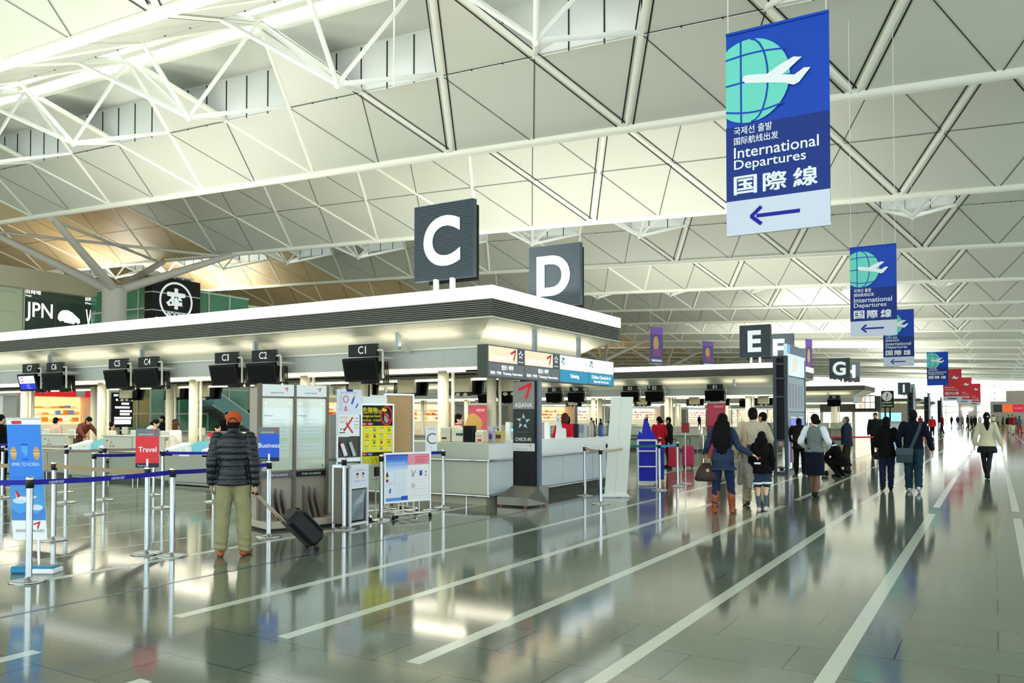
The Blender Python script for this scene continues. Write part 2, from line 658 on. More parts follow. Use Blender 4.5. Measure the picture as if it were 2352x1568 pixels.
# ---------------------------------------------------------------- check-in islands
CX = -7.38      # right end of every canopy
XE = -33.0      # left end
LOUV = mat('louvre_dark', '#6b6a61', 0.5)
LOUVB = mat('louvre_gap', '#36362f', 0.6)
SOFF = mat('soffit_panel', '#d9d6c4', 0.4)
HEAD = mat('header_grey', '#a9ada8', 0.4)
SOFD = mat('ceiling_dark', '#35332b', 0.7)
FASC = mat('fascia_white', '#fbfbf3', 0.4, emit=0.75)
BRK = mat('bracket_grey', '#9aa5ad', 0.4)
W_ISL = 5.56


def canopy(y0, label, near):
    t = thing('check_in_canopy', (0, y0, 0), label, 'canopy', group='check-in island canopies')
    y1 = W_ISL
    mb = MB()
    mb.box((XE, 0, 3.63), (CX, y1, 3.85), FASC)
    mb.build('lit_fascia', t)
    mb = MB()
    mb.box((XE, 0.06, 3.31), (CX - .06, y1 - .06, 3.63), LOUVB)
    for k in range(9):
        z = 3.315 + k * 0.0355
        mb.box((XE, 0, z), (CX, 0.07, z + .02), LOUV)
        mb.box((XE, y1 - .07, z), (CX, y1, z + .02), LOUV)
        mb.box((CX - .07, 0.07, z), (CX, y1 - .07, z + .02), LOUV)
    mb.box((XE, 0, 3.29), (CX, y1, 3.312), mat('trim_pale', '#d9d5bd', 0.4))
    mb.build('louvre_band', t)
    # curved soffit
    mb = MB()
    prof = [(0.03, 3.285), (0.28, 3.22), (0.5, 3.12), (0.68, 3.0), (0.8, 2.86)]
    for (a, za), (b, zb) in zip(prof, prof[1:]):
        mb.face([(XE, a, za), (CX - a, a, za), (CX - b, b, zb), (XE, b, zb)], SOFF, True)
        mb.face([(CX - a, y1 - a, za), (XE, y1 - a, za), (XE, y1 - b, zb), (CX - b, y1 - b, zb)], SOFF, True)
        mb.face([(CX - a, a, za), (CX - a, y1 - a, za), (CX - b, y1 - b, zb), (CX - b, b, zb)], SOFF, True)
    mb.build('soffit', t)
    mb = MB()
    a = 0.8
    mb.box((XE, a, 2.53), (CX - a, a + .12, 2.86), HEAD)
    mb.box((XE, y1 - a - .12, 2.53), (CX - a, y1 - a, 2.86), HEAD)
    mb.box((CX - a - .12, a + .12, 2.53), (CX - a, y1 - a - .12, 2.86), HEAD)
    mb.box((XE, a - .03, 2.86), (CX - a + .03, y1 - a + .03, 2.9), SOFF)
    for k in range(8):
        x = CX - 1.6 - 3.9 * k
        mb.box((x - .006, a - .003, 2.53), (x + .006, a, 2.86), GREY)
    mb.build('header', t)
    mb = MB()
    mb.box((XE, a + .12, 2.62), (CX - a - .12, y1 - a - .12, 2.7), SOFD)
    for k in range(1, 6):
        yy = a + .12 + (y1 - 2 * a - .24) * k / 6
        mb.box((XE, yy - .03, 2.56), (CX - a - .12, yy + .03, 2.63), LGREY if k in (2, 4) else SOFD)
    mb.build('inner_ceiling', t)
    mb = MB()
    for yy, x1 in ((a + .06, CX - a), (a + .62, CX - a - .7), (y1 - a - .06, CX - a)):
        mb.tube((XE, yy, 2.49), (x1 - .02, yy, 2.49), 0.03, LITW, 10)
    mb.build('light_rail', t)
    for k in range(7 if near else 5):
        x = -9.75 - 3.9 * k
        for sg, yb in ((1, 0.0), (-1, y1)):
            if not near and sg < 0:
                continue
            b = MB()
            P = [(x, yb + sg * .42, 3.15), (x, yb + sg * .42, 2.86), (x, yb + sg * .84, 2.8), (x, yb + sg * .84, 2.86)]
            b.box((x - .03, yb + sg * .36, 2.86), (x + .03, yb + sg * .46, 3.17), BRK)
            b.face(P, LGREY)
            b.build('bracket', t)
    for k in range(6):
        for x, yy in ((-9.42 - 3.77 * k, 1.42), (-10.1 - 3.9 * k, 4.3)):
            b = MB()
            b.tube((x, yy, 0), (x, yy, 2.62), 0.112, CREAM, 18)
            b.tube((x + .2, yy + .05, 0.0), (x + .2, yy + .05, 2.62), 0.035, CREAM, 8)
            b.build('column', t)
    return t


def letter_sign(ch, y, x, label):
    t = thing('letter_sign', (x, y, 3.85), label, 'sign', group='big letter signs on the island canopies')
    F = Frame((-0.66, 0, 0.26), (1, 0, 0))
    mb = MB()
    mb.slab(F, 0, 0, 1.32, 1.41, 0.12, DARKG)
    for k in range(34):
        z = 0.02 + k * 0.0412
        mb.box((-.66, -.012, .26 + z - .006), (.66, .0, .26 + z + .006), mat('sign_rib', '#343d43', .5))
    mb.text(F, ch, .64, .24, LETTER, h=.93, d=.02, bold=.035, al='c')
    mb.build('letter_panel', t)
    mb = MB()
    mb.box((-.42, .14, .2), (.66, .2, 1.58), BLK)
    mb.build('back_panel', t)
    for sx in (-.17, .2):
        b = MB()
        b.tube((sx, .02, -.0), (sx, .02, .27), .055, WHITE, 12)
        b.build('post', t)
    return t


def display(txt, x, y, z0, flip, label, live=False):
    """number board over a tilted flat monitor on a side arm"""
    t = thing('counter_display', (x, y, z0), label, 'display', rz=pi if flip else 0, group='numbered displays over the counters')
    mb = MB()
    mb.box((-.36, -.02, .49), (.36, .06, .73), BLK, bev=.008)
    F = Frame((0, -.022, .49), (1, 0, 0))
    mb.text(F, txt, 0, .05, PAPER, h=.15, d=.002, bold=.012, al='c')
    mb.build('number_board', t)
    mb = MB()
    R = Matrix.Rotation(radians(13), 4, 'X')
    mb.raw([R @ V(p) for p in ((-.43, -.02, 0), (.43, -.02, 0), (.43, .06, 0), (-.43, .06, 0), (-.43, -.02, .46), (.43, -.02, .46), (.43, .06, .46), (-.43, .06, .46))],
           [(0, 3, 2, 1), (4, 5, 6, 7), (0, 1, 5, 4), (1, 2, 6, 5), (2, 3, 7, 6), (3, 0, 4, 7)], BLACK, False)
    mb.box((-.3, .06, .02), (.3, .28, .4), BLACK, bev=.03)
    F = Frame(R @ V((-.39, -.022, .04)), (1, 0, 0), R @ V((0, 0, 1)))
    mb.rect(F, 0, 0, .78, .38, SCREEN, .001)
    if live:
        A = mat('screen_pale', '#c9d6f2', .4, emit=.8); B_ = mat('screen_blue', '#1d229c', .4, emit=.8)
        mb.rect(F, .02, .17, .76, .37, A, .002)
        mb.rect(F, .02, .01, .76, .17, B_, .002)
        mb.ring(F, .15, .27, .07, .07, .025, RED, .003)
        mb.text(F, 'UNITED', .28, .28, RED, h=.05, w=.42, d=.003)
        mb.text(F, 'AIRLINES', .28, .21, B_, h=.04, w=.42, d=.003)
        mb.text(F, '출발편', .34, .09, PAPER, h=.05, d=.003)
        mb.text(F, 'Check-in', .34, .03, PAPER, h=.04, d=.003)
    mb.build('monitor', t)
    mb = MB()
    mb.path([(.36, .02, .6), (.47, .02, .6), (.49, .02, .57), (.49, .02, .05)], .022, LGREY)
    mb.path([(.49, .02, .45), (.49, .5, .45)], .02, LGREY)
    mb.path([(.49, .02, .2), (.3, .16, .2)], .02, LGREY)
    mb.build('arm', t)
    mb = MB()
    mb.box((-.33, .3, .06), (.2, .42, .4), mat('cover_cream', '#efe9c9', .45), bev=.01)
    mb.box((-.3, .3, -.03), (.1, .4, .04), BLACK)
    for sx in (-.2, 0.02):
        mb.ell((sx, .4, .0), (.07, .05, .045), CREAM, seg=10, rings=6)
    for k in range(4):
        mb.tube((.22 + .05 * k, .3, .4), (.26 + .04 * k, .33, -.02), .014, BLACK, 6)
    mb.build('back_unit', t)
    return t


NAMES = ['C', 'E', 'G', 'I', 'K']
near_txt = ['over the nearest counters, below the C and D signs', 'below the E and F signs', 'below the G and H signs', 'below the I sign', 'beyond the I canopy']
for k, y0 in enumerate(ISL):
    canopy(y0, 'check-in canopy with white lit edge ' + near_txt[k], k < 2)
letters = [('C', 12.1, -8.68), ('D', 16.4, -8.64), ('E', 35.3, -8.84), ('F', 39.8, -8.82), ('G', 58.5, -9.0), ('H', 63.0, -9.0), ('I', 105.0, -9.1), ('J', 110.0, -9.0)]
for ch, y, x in letters:
    letter_sign(ch, y, x, 'dark ribbed sign with a large pale letter %s standing on a check-in canopy' % ch)
# numbered displays: C and E rows face the camera; D, F rows turn their backs
ORD = ['first', 'second', 'third', 'fourth', 'fifth', 'sixth', 'seventh', 'eighth', 'ninth']
CXS = [-10.6, -13.35, -14.53, -17.26, -18.43, -21.14, -22.3]
for i, x in enumerate(CXS):
    n = 'C%d' % (i + 1)
    display(n, x, 12.1, 2.27, False, 'overhead black monitor under the %s number board' % n + (', its screen lit' if i == 6 else ''), i == 6)
for i, x in enumerate([-10.6, -13.4, -14.6, -17.4, -18.6, -21.4, -22.6]):
    n = 'E%d' % (i + 1)
    display(n, x, 35.3, 2.27, False, 'overhead black monitor under the %s number board at the second island' % n)
for i, x in enumerate([-9.9, -11.25, -12.95, -14.6, -16.9, -18.2, -20.8, -22.2, -24.6]):
    display('D%d' % (i + 1), x, 16.75, 2.12, True, 'back of the %s overhead D row monitor with cream cover, counted from the hall end' % ORD[i])
for i, x in enumerate([-9.6, -11.7, -13.0, -15.8, -17.0, -19.8]):
    display('F%d' % (i + 1), x, 39.95, 2.12, True, 'back of the %s overhead F row monitor, counted from the hall end' % ORD[i])
for i, x in enumerate([-9.4, -12.6, -15.4]):
    n = 'G%d' % (i + 1)
    display(n, x, 58.7, 2.27, False, 'overhead black monitor under the %s number board at the third island' % n)

# ---------------------------------------------------------------- hanging row of airline panels under the canopy edge
SGREY = mat('sign_grey', '#6c7176', .45, emit=.06)
PEACH = mat('sign_peach', '#f3c8a8', .45, emit=.42)
SWHITE = mat('sign_white_lit', '#ffffff', .45, emit=.75)
STEAL = mat('sign_teal_lit', '#0a7fa3', .45, emit=.35)


def check_mark(mb, F, cx, cy, s, m, d):
    """slanted red swoosh mark shaped like a folded ribbon"""
    mb.pol(F, [(cx - .52 * s, cy + .22 * s), (cx + .36 * s, cy + .55 * s), (cx + .5 * s, cy + .5 * s), (cx + .22 * s, cy + .27 * s), (cx - .44 * s, cy + .02 * s), (cx - .56 * s, cy + .08 * s)], m, d)
    mb.pol(F, [(cx + .5 * s, cy + .52 * s), (cx + .14 * s, cy - .5 * s), (cx + .02 * s, cy - .54 * s), (cx - .07 * s, cy - .45 * s), (cx + .22 * s, cy + .3 * s)], m, d)


def star_logo(mb, F, cx, cy, s, m, d):
    for k in range(5):
        a = pi / 2 + k * 2 * pi / 5
        q = lambda r, t: (cx + r * s * cos(a + t), cy + r * s * sin(a + t))
        mb.pol(F, [q(1.0, 0), q(.52, -.62), q(.40, .35)], m, d)


t = thing('airline_sign_row', (-7.45, 11.68, 2.27), 'long hanging row of four airline panels under the near canopy edge', 'sign')
F = Frame((0, 0, 0), (0, 1, 0))
HH = .56
mb = MB()
mb.slab(F, -.0, 0, 5.37, HH, .2, mat('sign_frame', '#3b4a55', .4))
mb.box((-.2, -.004, 0), (0, 0, HH), mat('sign_end', '#3a4238', .5))
mb.build('casing', t)
for y, z in ((1.85, HH), (3.75, HH)):
    for dy in (-.05, .05):
        b = MB()
        b.box((-.12, y + dy - .022, z), (-.08, y + dy + .022, z + .6), BRK)
        b.build('hanger', t)
x = .04
for w in (1.22, 1.38):
    mb = MB()
    mb.rect(F, x, .27, x + w * .8, HH - .02, PEACH, .003)
    mb.rect(F, x + w * .8 + .02, .27, x + w, HH - .02, DARKG, .003)
    mb.text(F, 'ASIANA AIRLINES', x + .08, .31, SWHITE, h=.075, w=w * .6, d=.005, bold=.01)
    check_mark(mb, F, x + w * .69, .42, .19, RED, .006)
    star_logo(mb, F, x + w * .9, .44, .085, SWHITE, .005)
    mb.text(F, 'STAR ALLIANCE', x + w * .9, .3, SWHITE, h=.02, w=.18, d=.005, al='c')
    mb.rect(F, x, .02, x + w, .25, SGREY, .003)
    mb.text(F, '발권 / 예약', x + w * .52, .14, SWHITE, h=.085, d=.005, bold=.012, al='c')
    mb.text(F, '発券 / 予約   Ticketing / Reservation', x + w * .5, .045, SWHITE, h=.065, w=w * .9, d=.005, bold=.006, al='c')
    o = mb.build('airline_panel', t)
    o['label'] = 'grey and peach panel with red mark'
    x += w + .03
for w, l1, l2 in ((1.31, 'Ticketing', None), (1.3, 'Online Check-In &', 'Special Services')):
    mb = MB()
    mb.rect(F, x, .265, x + w, HH - .015, SWHITE, .003)
    mb.rect(F, x, .015, x + w, .255, STEAL, .003)
    mb.rect(F, x + .06, .36, x + .2, .5, TEAL, .004)
    mb.pol(F, [(x + .07, .37), (x + .19, .46), (x + .13, .36)], SWHITE, .006)
    mb.pol(F, [(x + .07, .48), (x + .11, .42), (x + .15, .40), (x + .12, .46)], SWHITE, .006)
    mb.text(F, 'CATHAY PACIFIC', x + .26, .41, mat('faint_teal', '#cfe6ea', .5, emit=.5), h=.05, d=.005)
    mb.text(F, '1', x + w - .12, .35, NAVY, h=.12, d=.005, bold=.02, al='c')
    if l2:
        mb.text(F, l1, x + w / 2, .135, SWHITE, h=.075, w=w * .76, d=.005, bold=.006, al='c')
        mb.text(F, l2, x + w / 2, .035, SWHITE, h=.07, w=w * .6, d=.005, bold=.004, al='c')
    else:
        mb.text(F, l1, x + w / 2, .085, SWHITE, h=.1, d=.005, bold=.012, al='c')
    o = mb.build('airline_panel', t)
    o['label'] = 'white and teal panel'
    x += w + .02

# ---------------------------------------------------------------- counters
DESKF = mat('desk_front', '#c3c6b6', .4)
DESKL = mat('desk_lower', '#9da291', .45)
KICK = mat('kick_dark', '#4d4f48', .6)
TEALC = mat('conveyor_teal', '#2f93a8', .45)


def desk(x, y, label, flip=False, w=1.16, g='check-in desks'):
    t = thing('check_in_desk', (x, y, 0), label, 'desk', rz=pi if flip else 0, group=g)
    h = w / 2 - .01
    mb = MB()
    mb.box((-h, .16, .1), (h, .7, .74), DESKL)
    mb.box((-h, .22, 0), (h, .66, .1), KICK)
    mb.build('body', t)
    mb = MB()
    mb.box((-h, 0, .78), (h, .05, 1.1), DESKF, bev=.006)
    mb.box((-h, .05, .74), (h, .62, .8), DESKF)
    F = Frame((-h, -.001, .78), (1, 0, 0))
    mb.rect(F, .12, .2, .2, .22, BLK, .001)
    mb.ring(F, .34, .17, .05, .03, .012, RED, .001)
    mb.disc(F, .3, .08, .022, .022, BLK, .001, seg=10)
    mb.disc(F, .42, .08, .022, .022, BLK, .001, seg=10)
    mb.build('front_panel', t)
    mb = MB()
    mb.box((-h - .005, -.04, 1.1), (h + .005, .3, 1.13), LGREY, bev=.006)
    mb.build('worktop', t)
    mb = MB()
    mb.tube((-h, -.03, .745), (h, -.03, .745), .02, CREAM, 8)
    for sx in (-h + .08, h - .08):
        mb.tube((sx, -.03, .745), (sx, .06, .745), .012, STEEL, 6)
    mb.build('rail', t)
    mb = MB()
    mb.tube((-h, .1, .14), (h, .1, .14), .02, STEEL, 8)
    for sx in (-h + .08, h - .08):
        mb.tube((sx, .1, 0), (sx, .1, .14), .012, STEEL, 6)
    mb.build('foot_rail', t)
    # clerk's monitor, seen from its back
    mb = MB()
    mb.box((-.2, .48, 1.0), (.12, .52, 1.24), LGREY, bev=.01)
    mb.tube((-.04, .5, .8), (-.04, .5, 1.02), .03, LGREY, 8)
    mb.build('terminal', t)
    return t


def conveyor(x, y, w, label, flip=False):
    t = thing('baggage_conveyor', (x, y, 0), label, 'conveyor', rz=pi if flip else 0, group='baggage conveyors between the desks')
    h = w / 2
    mb = MB()
    mb.box((-h, .1, .02), (h, 1.25, .42), DESKL)
    mb.box((-h, .0, .1), (h, .1, .72), DESKL)
    mb.build('frame', t)
    mb = MB()
    mb.box((-h + .12, .12, .42), (h - .12, 1.25, .46), BLACK)
    mb.build('belt', t)
    mb = MB()
    for a, b in ((-h, -h + .26), (h - .16, h)):
        mb = MB()
        mb.raw([(a, 0, .68), (b, 0, .68), (b, .5, .92), (a, .5, .92), (a, 0, .84), (b, 0, .82), (b, .5, .97), (a, .5, .97)],
               [(0, 3, 2, 1), (4, 5, 6, 7), (0, 1, 5, 4), (1, 2, 6, 5), (2, 3, 7, 6), (3, 0, 4, 7)], PAPER, False)
        mb.box((a + .05, -.006, .74), (a + .12, 0, .8), BLK)
        mb.build('side_cheek', t)
    mb = MB()
    mb.raw([(-h + .26, .05, .62), (h - .16, .05, .62), (h - .16, .7, .95), (-h + .26, .7, .95), (-h + .26, .05, .68), (h - .16, .05, .68), (h - .16, .7, 1.0), (-h + .26, .7, 1.0)],
           [(0, 3, 2, 1), (4, 5, 6, 7), (0, 1, 5, 4), (1, 2, 6, 5), (2, 3, 7, 6), (3, 0, 4, 7)], TEALC, False)
    mb.box((-h + .5, -.004, .68), (-h + .86, .06, .9), PAPER)
    mb.box((-h + .62, -.007, .8), (-h + .7, -.003, .84), YEL)
    mb.build('hood', t)
    return t


for i, x in enumerate(CXS + [-25.0, -26.2]):
    nm = 'C%d' % (i + 1)
    desk(x, 12.1, 'pale grey check-in desk under the %s board' % nm if i < 7 else 'pale grey check-in desk at the far left of the near row, %s' % ('inner' if i == 7 else 'outer'))
for i, x in enumerate((-12.0, -15.9, -19.78, -23.7)):
    conveyor(x, 12.12, 1.45, 'baggage conveyor with white cheeks and teal hood, ' + ['between the C1 and C2 desks', 'between the C3 and C4 desks', 'between the C5 and C6 desks', 'left of the C7 desk'][i])
for i, x in enumerate((-9.9, -11.2, -12.95, -14.6, -16.9, -18.2, -20.8, -22.2, -24.6)):
    desk(x, 16.9, 'D row desk on the far side of the near island, %s from the hall end' % ['first', 'second', 'third', 'fourth', 'fifth', 'sixth', 'seventh', 'eighth', 'ninth'][i], True, 1.12, 'D row desks')
for i, x in enumerate((-9.4, -10.6, -12.0, -13.4, -14.6, -16.0, -17.4, -18.6, -21.4)):
    desk(x, 35.3, 'check-in desk of the E row at the second island, %s from the hall end' % ['first', 'second', 'third', 'fourth', 'fifth', 'sixth', 'seventh', 'eighth', 'ninth'][i], False, 1.16 if i != 2 else 1.3, 'E row desks')
for i, x in enumerate((-9.0, -10.4, -11.8, -13.2)):
    desk(x, 58.7, 'check-in desk of the G row at the third island, %s from the hall end' % ['first', 'second', 'third', 'fourth'][i], False, 1.36, 'G row desks')

# corner ticketing counter of the near island
t = thing('ticketing_counter', (-7.7, 12.12, 0), 'white wrap-around ticketing counter at the near island corner', 'counter')
EY, EX = 5.75, -2.25
FRG = mat('counter_front_grey', '#b3b7a6', .4)
FRL = mat('counter_side_pale', '#d0dbe0', .35)
mb = MB()
mb.box((EX, 0, .82), (0, .5, 1.1), FRG)
mb.box((-.5, .5, .82), (0, EY, 1.1), COUNTERW)
mb.rect(Frame((0, 0, .82), (0, 1, 0)), 0, 0, EY, .28, COUNTERW, .002)
mb.box((EX, -.01, 1.1), (.012, .55, 1.125), DESKF)
mb.box((-.55, .55, 1.1), (.012, EY, 1.125), COUNTERW)
mb.build('worktop', t)
mb = MB()
mb.box((EX, .03, .2), (-.03, .48, .8), FRG)
mb.box((-.48, .48, .2), (-.03, EY, .8), FRL)
mb.rect(Frame((-.03, 0.03, .2), (0, 1, 0)), 0, 0, EY - .03, .6, FRL, .002)
for k in range(1, 4):
    mb.box((-.031, .03 + k * 1.45, .2), (-.026, .04 + k * 1.45, .8), GREY)
mb.box((-.03, .0, .2), (-.0, .03, .8), WHITE)
mb.build('front_panel', t)
mb = MB()
mb.box((EX, .14, 0), (-.14, .45, .2), mat('kick_grey', '#aaa78f', .5))
mb.box((-.45, .45, 0), (-.14, EY, .2), KICK)
mb.build('plinth', t)
mb = MB()
for z in (.81, .18):
    mb.tube((EX, -.03, z), (.02, -.03, z), .022, STEEL, 10)
    mb.tube((.02, -.03, z), (.03, .02, z), .022, STEEL, 10)
    mb.tube((.03, .02, z), (.03, EY, z), .022, STEEL, 10)
for x in (-.45, -1.5):
    mb.tube((x, -.03, 0), (x, -.03, .18), .012, STEEL, 8)
mb.build('rail', t)

# things standing on and behind the ticketing counter
def tthing(name, mb, label, cat, group=None):
    return tag(mb.build(name), label, cat, group)


ZC = 1.126
def cbox(name, a, b, m, label, cat='box', bev=.01, extra=None):
    mb = MB().box(a, b, m, bev=bev)
    if extra: extra(mb)
    return tthing(name, mb, label, cat)


BEIGE = mat('beige_plastic', '#cfc9b0', .5)
cbox('card_printer', (-8.82, 12.22, ZC), (-8.6, 12.5, ZC + .26), BEIGE, 'beige printer on the ticketing counter beside the column', 'printer',
     extra=lambda m: (m.box((-8.78, 12.21, ZC + .05), (-8.68, 12.22, ZC + .08), BLK), m.box((-8.82, 12.217, ZC + .17), (-8.6, 12.22, ZC + .175), GREY)))
cbox('card_printer', (-8.57, 12.22, ZC), (-8.31, 12.5, ZC + .24), mat('beige_pale', '#dcd7c2', .5), 'pale beige printer beside the black display box on the counter', 'printer',
     extra=lambda m: (m.box((-8.45, 12.19, ZC + .12), (-8.32, 12.22, ZC + .16), mat('dark_green', '#174a3a', .5)),))
cbox('black_stand', (-8.29, 12.18, ZC), (-8.07, 12.3, ZC + .3), BLACK, 'black display box on the ticketing counter front', 'display box',
     extra=lambda m: m.rect(Frame((-8.29, 12.179, ZC), (1, 0, 0)), .02, .02, .2, .28, SCREEN, .001))
cbox('document_tray', (-8.04, 12.2, ZC), (-7.86, 12.38, ZC + .19), mat('tray_cream', '#ddd0b2', .5), 'cream document tray with papers beside the black display box', 'tray',
     extra=lambda m: (m.box((-8.02, 12.22, ZC + .19), (-7.88, 12.36, ZC + .22), PAPER), m.box((-7.98, 12.19, ZC + .02), (-7.9, 12.2, ZC + .06), RED), m.box((-8.02, 12.19, ZC + .1), (-7.9, 12.2, ZC + .13), GREY)))
cbox('leaflet_holder', (-7.93, 12.44, ZC), (-7.8, 12.52, ZC + .28), mat('leaflet_lilac', '#b7adc0', .5), 'lilac leaflet holder at the counter corner', 'leaflet holder',
     extra=lambda m: m.disc(Frame((-7.93, 12.439, ZC), (1, 0, 0)), .07, .1, .04, .055, mat('leaf_violet', '#5b5396', .5), .001))
cbox('card_box', (-7.93, 12.7, ZC), (-7.78, 12.84, ZC + .2), mat('box_ochre', '#d8c27c', .5), 'ochre card box next to the lilac leaflet holder', 'box',
     extra=lambda m: m.box((-7.91, 12.695, ZC + .06), (-7.8, 12.7, ZC + .13), KICK))
cbox('white_board', (-7.9, 13.02, ZC), (-7.8, 13.08, ZC + .36), PAPER, 'upright white notice behind the black sign pillar', 'notice')
cbox('white_notice_stand', (-7.93, 14.6, ZC), (-7.8, 14.64, ZC + .34), PAPER, 'white notice standing just right of the black sign pillar', 'notice',
     extra=lambda m: (m.box((-8.02, 14.66, ZC), (-7.9, 14.74, ZC + .34), mat('notice_back', '#9f96a0', .5)),))
cbox('black_phone_stand', (-7.93, 15.94, ZC), (-7.84, 16.04, ZC + .3), BLACK, 'narrow black stand on the counter right of the clerk in red', 'stand')
cbox('leaflet_rack', (-7.95, 16.16, ZC), (-7.76, 16.3, ZC + .3), mat('clear_plastic', '#b9c0bf', .25), 'clear leaflet rack with a coloured brochure on the counter', 'leaflet rack',
     extra=lambda m: (m.box((-7.92, 16.15, ZC + .1), (-7.79, 16.16, ZC + .28), mat('brochure', '#8aa0b8', .5)), m.box((-7.97, 16.34, ZC), (-7.74, 16.38, ZC + .26), LGREY)))
mb = MB()
F = Frame((-7.98, 15.2, ZC), (.36, .93, 0))
pts = [(0, 0), (.5, 0), (.48, .2), (.3, .22), (.2, .46), (.04, .5), (-.02, .46), (.06, .22)]
q = [F.p(x * .62, z, d) for d in (-.012, 0) for x, z in pts]; n_ = len(pts)
mb.raw(q, [tuple(range(n_))[::-1], tuple(range(n_, 2 * n_))] + [(i, (i + 1) % n_, n_ + (i + 1) % n_, n_ + i) for i in range(n_)], PAPER, False)
mb.text(F, '↑', .03, .34, SGREY, h=.08, d=.002)
tthing('folded_notice', mb, 'white folded notice leaning in front of the clerk in red', 'notice')
for i, (x, y, h, c) in enumerate(((-7.9, 16.8, .42, '#b0a59a'), (-7.95, 17.02, .36, '#25272a'), (-7.85, 17.22, .3, '#3c5fb4'), (-7.95, 17.42, .4, '#2a2c30'), (-7.82, 17.6, .34, '#8b8f90'))):
    lab = ['tall beige drinks bottle', 'black thermos flask', 'blue capped bottle', 'black pen tub', 'grey spray bottle'][i]
    mb = MB()
    m = mat('bottle_' + c[1:], c, .35)
    mb.lathe([(0, 0), (.05, 0), (.055, .02), (.055, h * .68), (.03, h * .82), (.022, h * .86), (.022, h), (0, h)], m, (x, y, ZC), 14)
    mb.lathe([(.024, h * .9), (.026, h * .9), (.026, h + .01), (0, h + .01)], BLK, (x, y, ZC), 12)
    tthing('bottle', mb, lab + ' at the far end of the white ticketing counter', 'bottle')
for i, (x, y) in enumerate(((-9.6, 15.3), (-9.9, 16.6), (-9.0, 18.3))):
    t = thing('clerk_monitor', (x, y, .76), ['blue-lit computer screen left of the clerk in red', 'blue-lit computer screen right of the clerk in red', 'blue-lit computer screen beyond the white banner'][i], 'monitor', rz=radians(-30), group='blue-lit clerk screens')
    mb = MB()
    mb.box((-.2, 0, .3), (.2, .04, .56), BLACK, bev=.008)
    mb.rect(Frame((-.2, -.001, .3), (1, 0, 0)), .015, .015, .385, .245, mat('screen_cyan', '#5fc4f0', .4, emit=.9), .001)
    mb.build('screen', t)
    mb = MB()
    zf = -.76 if i == 2 else 0.0
    mb.lathe([(0, zf), (.12, zf), (.12, zf + .02), (.03, zf + .03), (.03, .32)], BLACK, (0, .03, 0), 14)
    mb.build('foot', t)
# back table carrying those screens
t = thing('back_desk', (-9.75, 15.15, 0), 'low grey clerk desk behind the ticketing counter', 'desk', rz=radians(90))
mb = MB(); mb.box((-.7, -.35, .72), (.7, .35, .76), LGREY); mb.build('top', t)
for sx in (-.62, .62):
    mb = MB(); mb.box((sx - .03, -.3, 0), (sx + .03, .3, .72), GREY); mb.build('leg', t)
# ---------------------------------------------------------------- queue posts and belts
def post(x, y, label, group='steel queue posts'):
    t = thing('queue_post', (x, y, 0), label, 'queue post', group=group)
    mb = MB()
    mb.lathe([(0, 0), (.168, 0), (.172, .006), (.17, .014), (.12, .022), (.04, .032), (.032, .05)], STEEL, seg=32)
    mb.build('base', t)
    mb = MB()
    mb.lathe([(.03, .03), (.03, .9)], CHROME, seg=20)
    mb.build('pole', t)
    mb = MB()
    mb.lathe([(.031, .9), (.037, .905), (.037, .985)], mat('cassette_black', '#17181a', .35), seg=20)
    mb.lathe([(.037, .985), (.037, 1.0), (.03, 1.012), (0, 1.014)], STEEL, seg=20)
    mb.build('head', t)
    return t


def belt(t, q, m, z=.955, sag=.015, mark=None, h=.05):
    """retractable belt from post t to the point q = (x, y)"""
    a = V((t.location.x, t.location.y, z)); b = V((q[0], q[1], z))
    d = (b - a).normalized(); a = a + d * .03; b = b - d * .03
    n = 10; mb = MB(); L_ = (b - a).length
    pts = [a.lerp(b, k / n) - V((0, 0, sag * 4 * (k / n) * (1 - k / n))) for k in range(n + 1)]
    s_ = V((-d.y, d.x, 0)) * .002
    o = V(t.location)
    for p, q_ in zip(pts, pts[1:]):
        for sg in (-1, 1):
            mb.face([p + s_ * sg - V((0, 0, h / 2)) - o, q_ + s_ * sg - V((0, 0, h / 2)) - o, q_ + s_ * sg + V((0, 0, h / 2)) - o, p + s_ * sg + V((0, 0, h / 2)) - o], m)
        for e in (-1, 1):
            k = V((0, 0, h / 2 * e))
            mb.face([p - s_ + k - o, p + s_ + k - o, q_ + s_ + k - o, q_ - s_ + k - o], m)
    if mark:
        side = -1 if V((-d.y, d.x)).dot(V((-a.x, -a.y))) < 0 else 1
        u = d if side < 0 else -d
        for f in mark:
            c = a.lerp(b, f) - V((0, 0, sag * 4 * f * (1 - f) + .016)) - o + V((-d.y, d.x, 0)) * side * .003
            mb.text(Frame(c, u), 'centrair', 0, 0, PAPER, h=.032, al='c', d=.001)
    mb.build('belt', t)


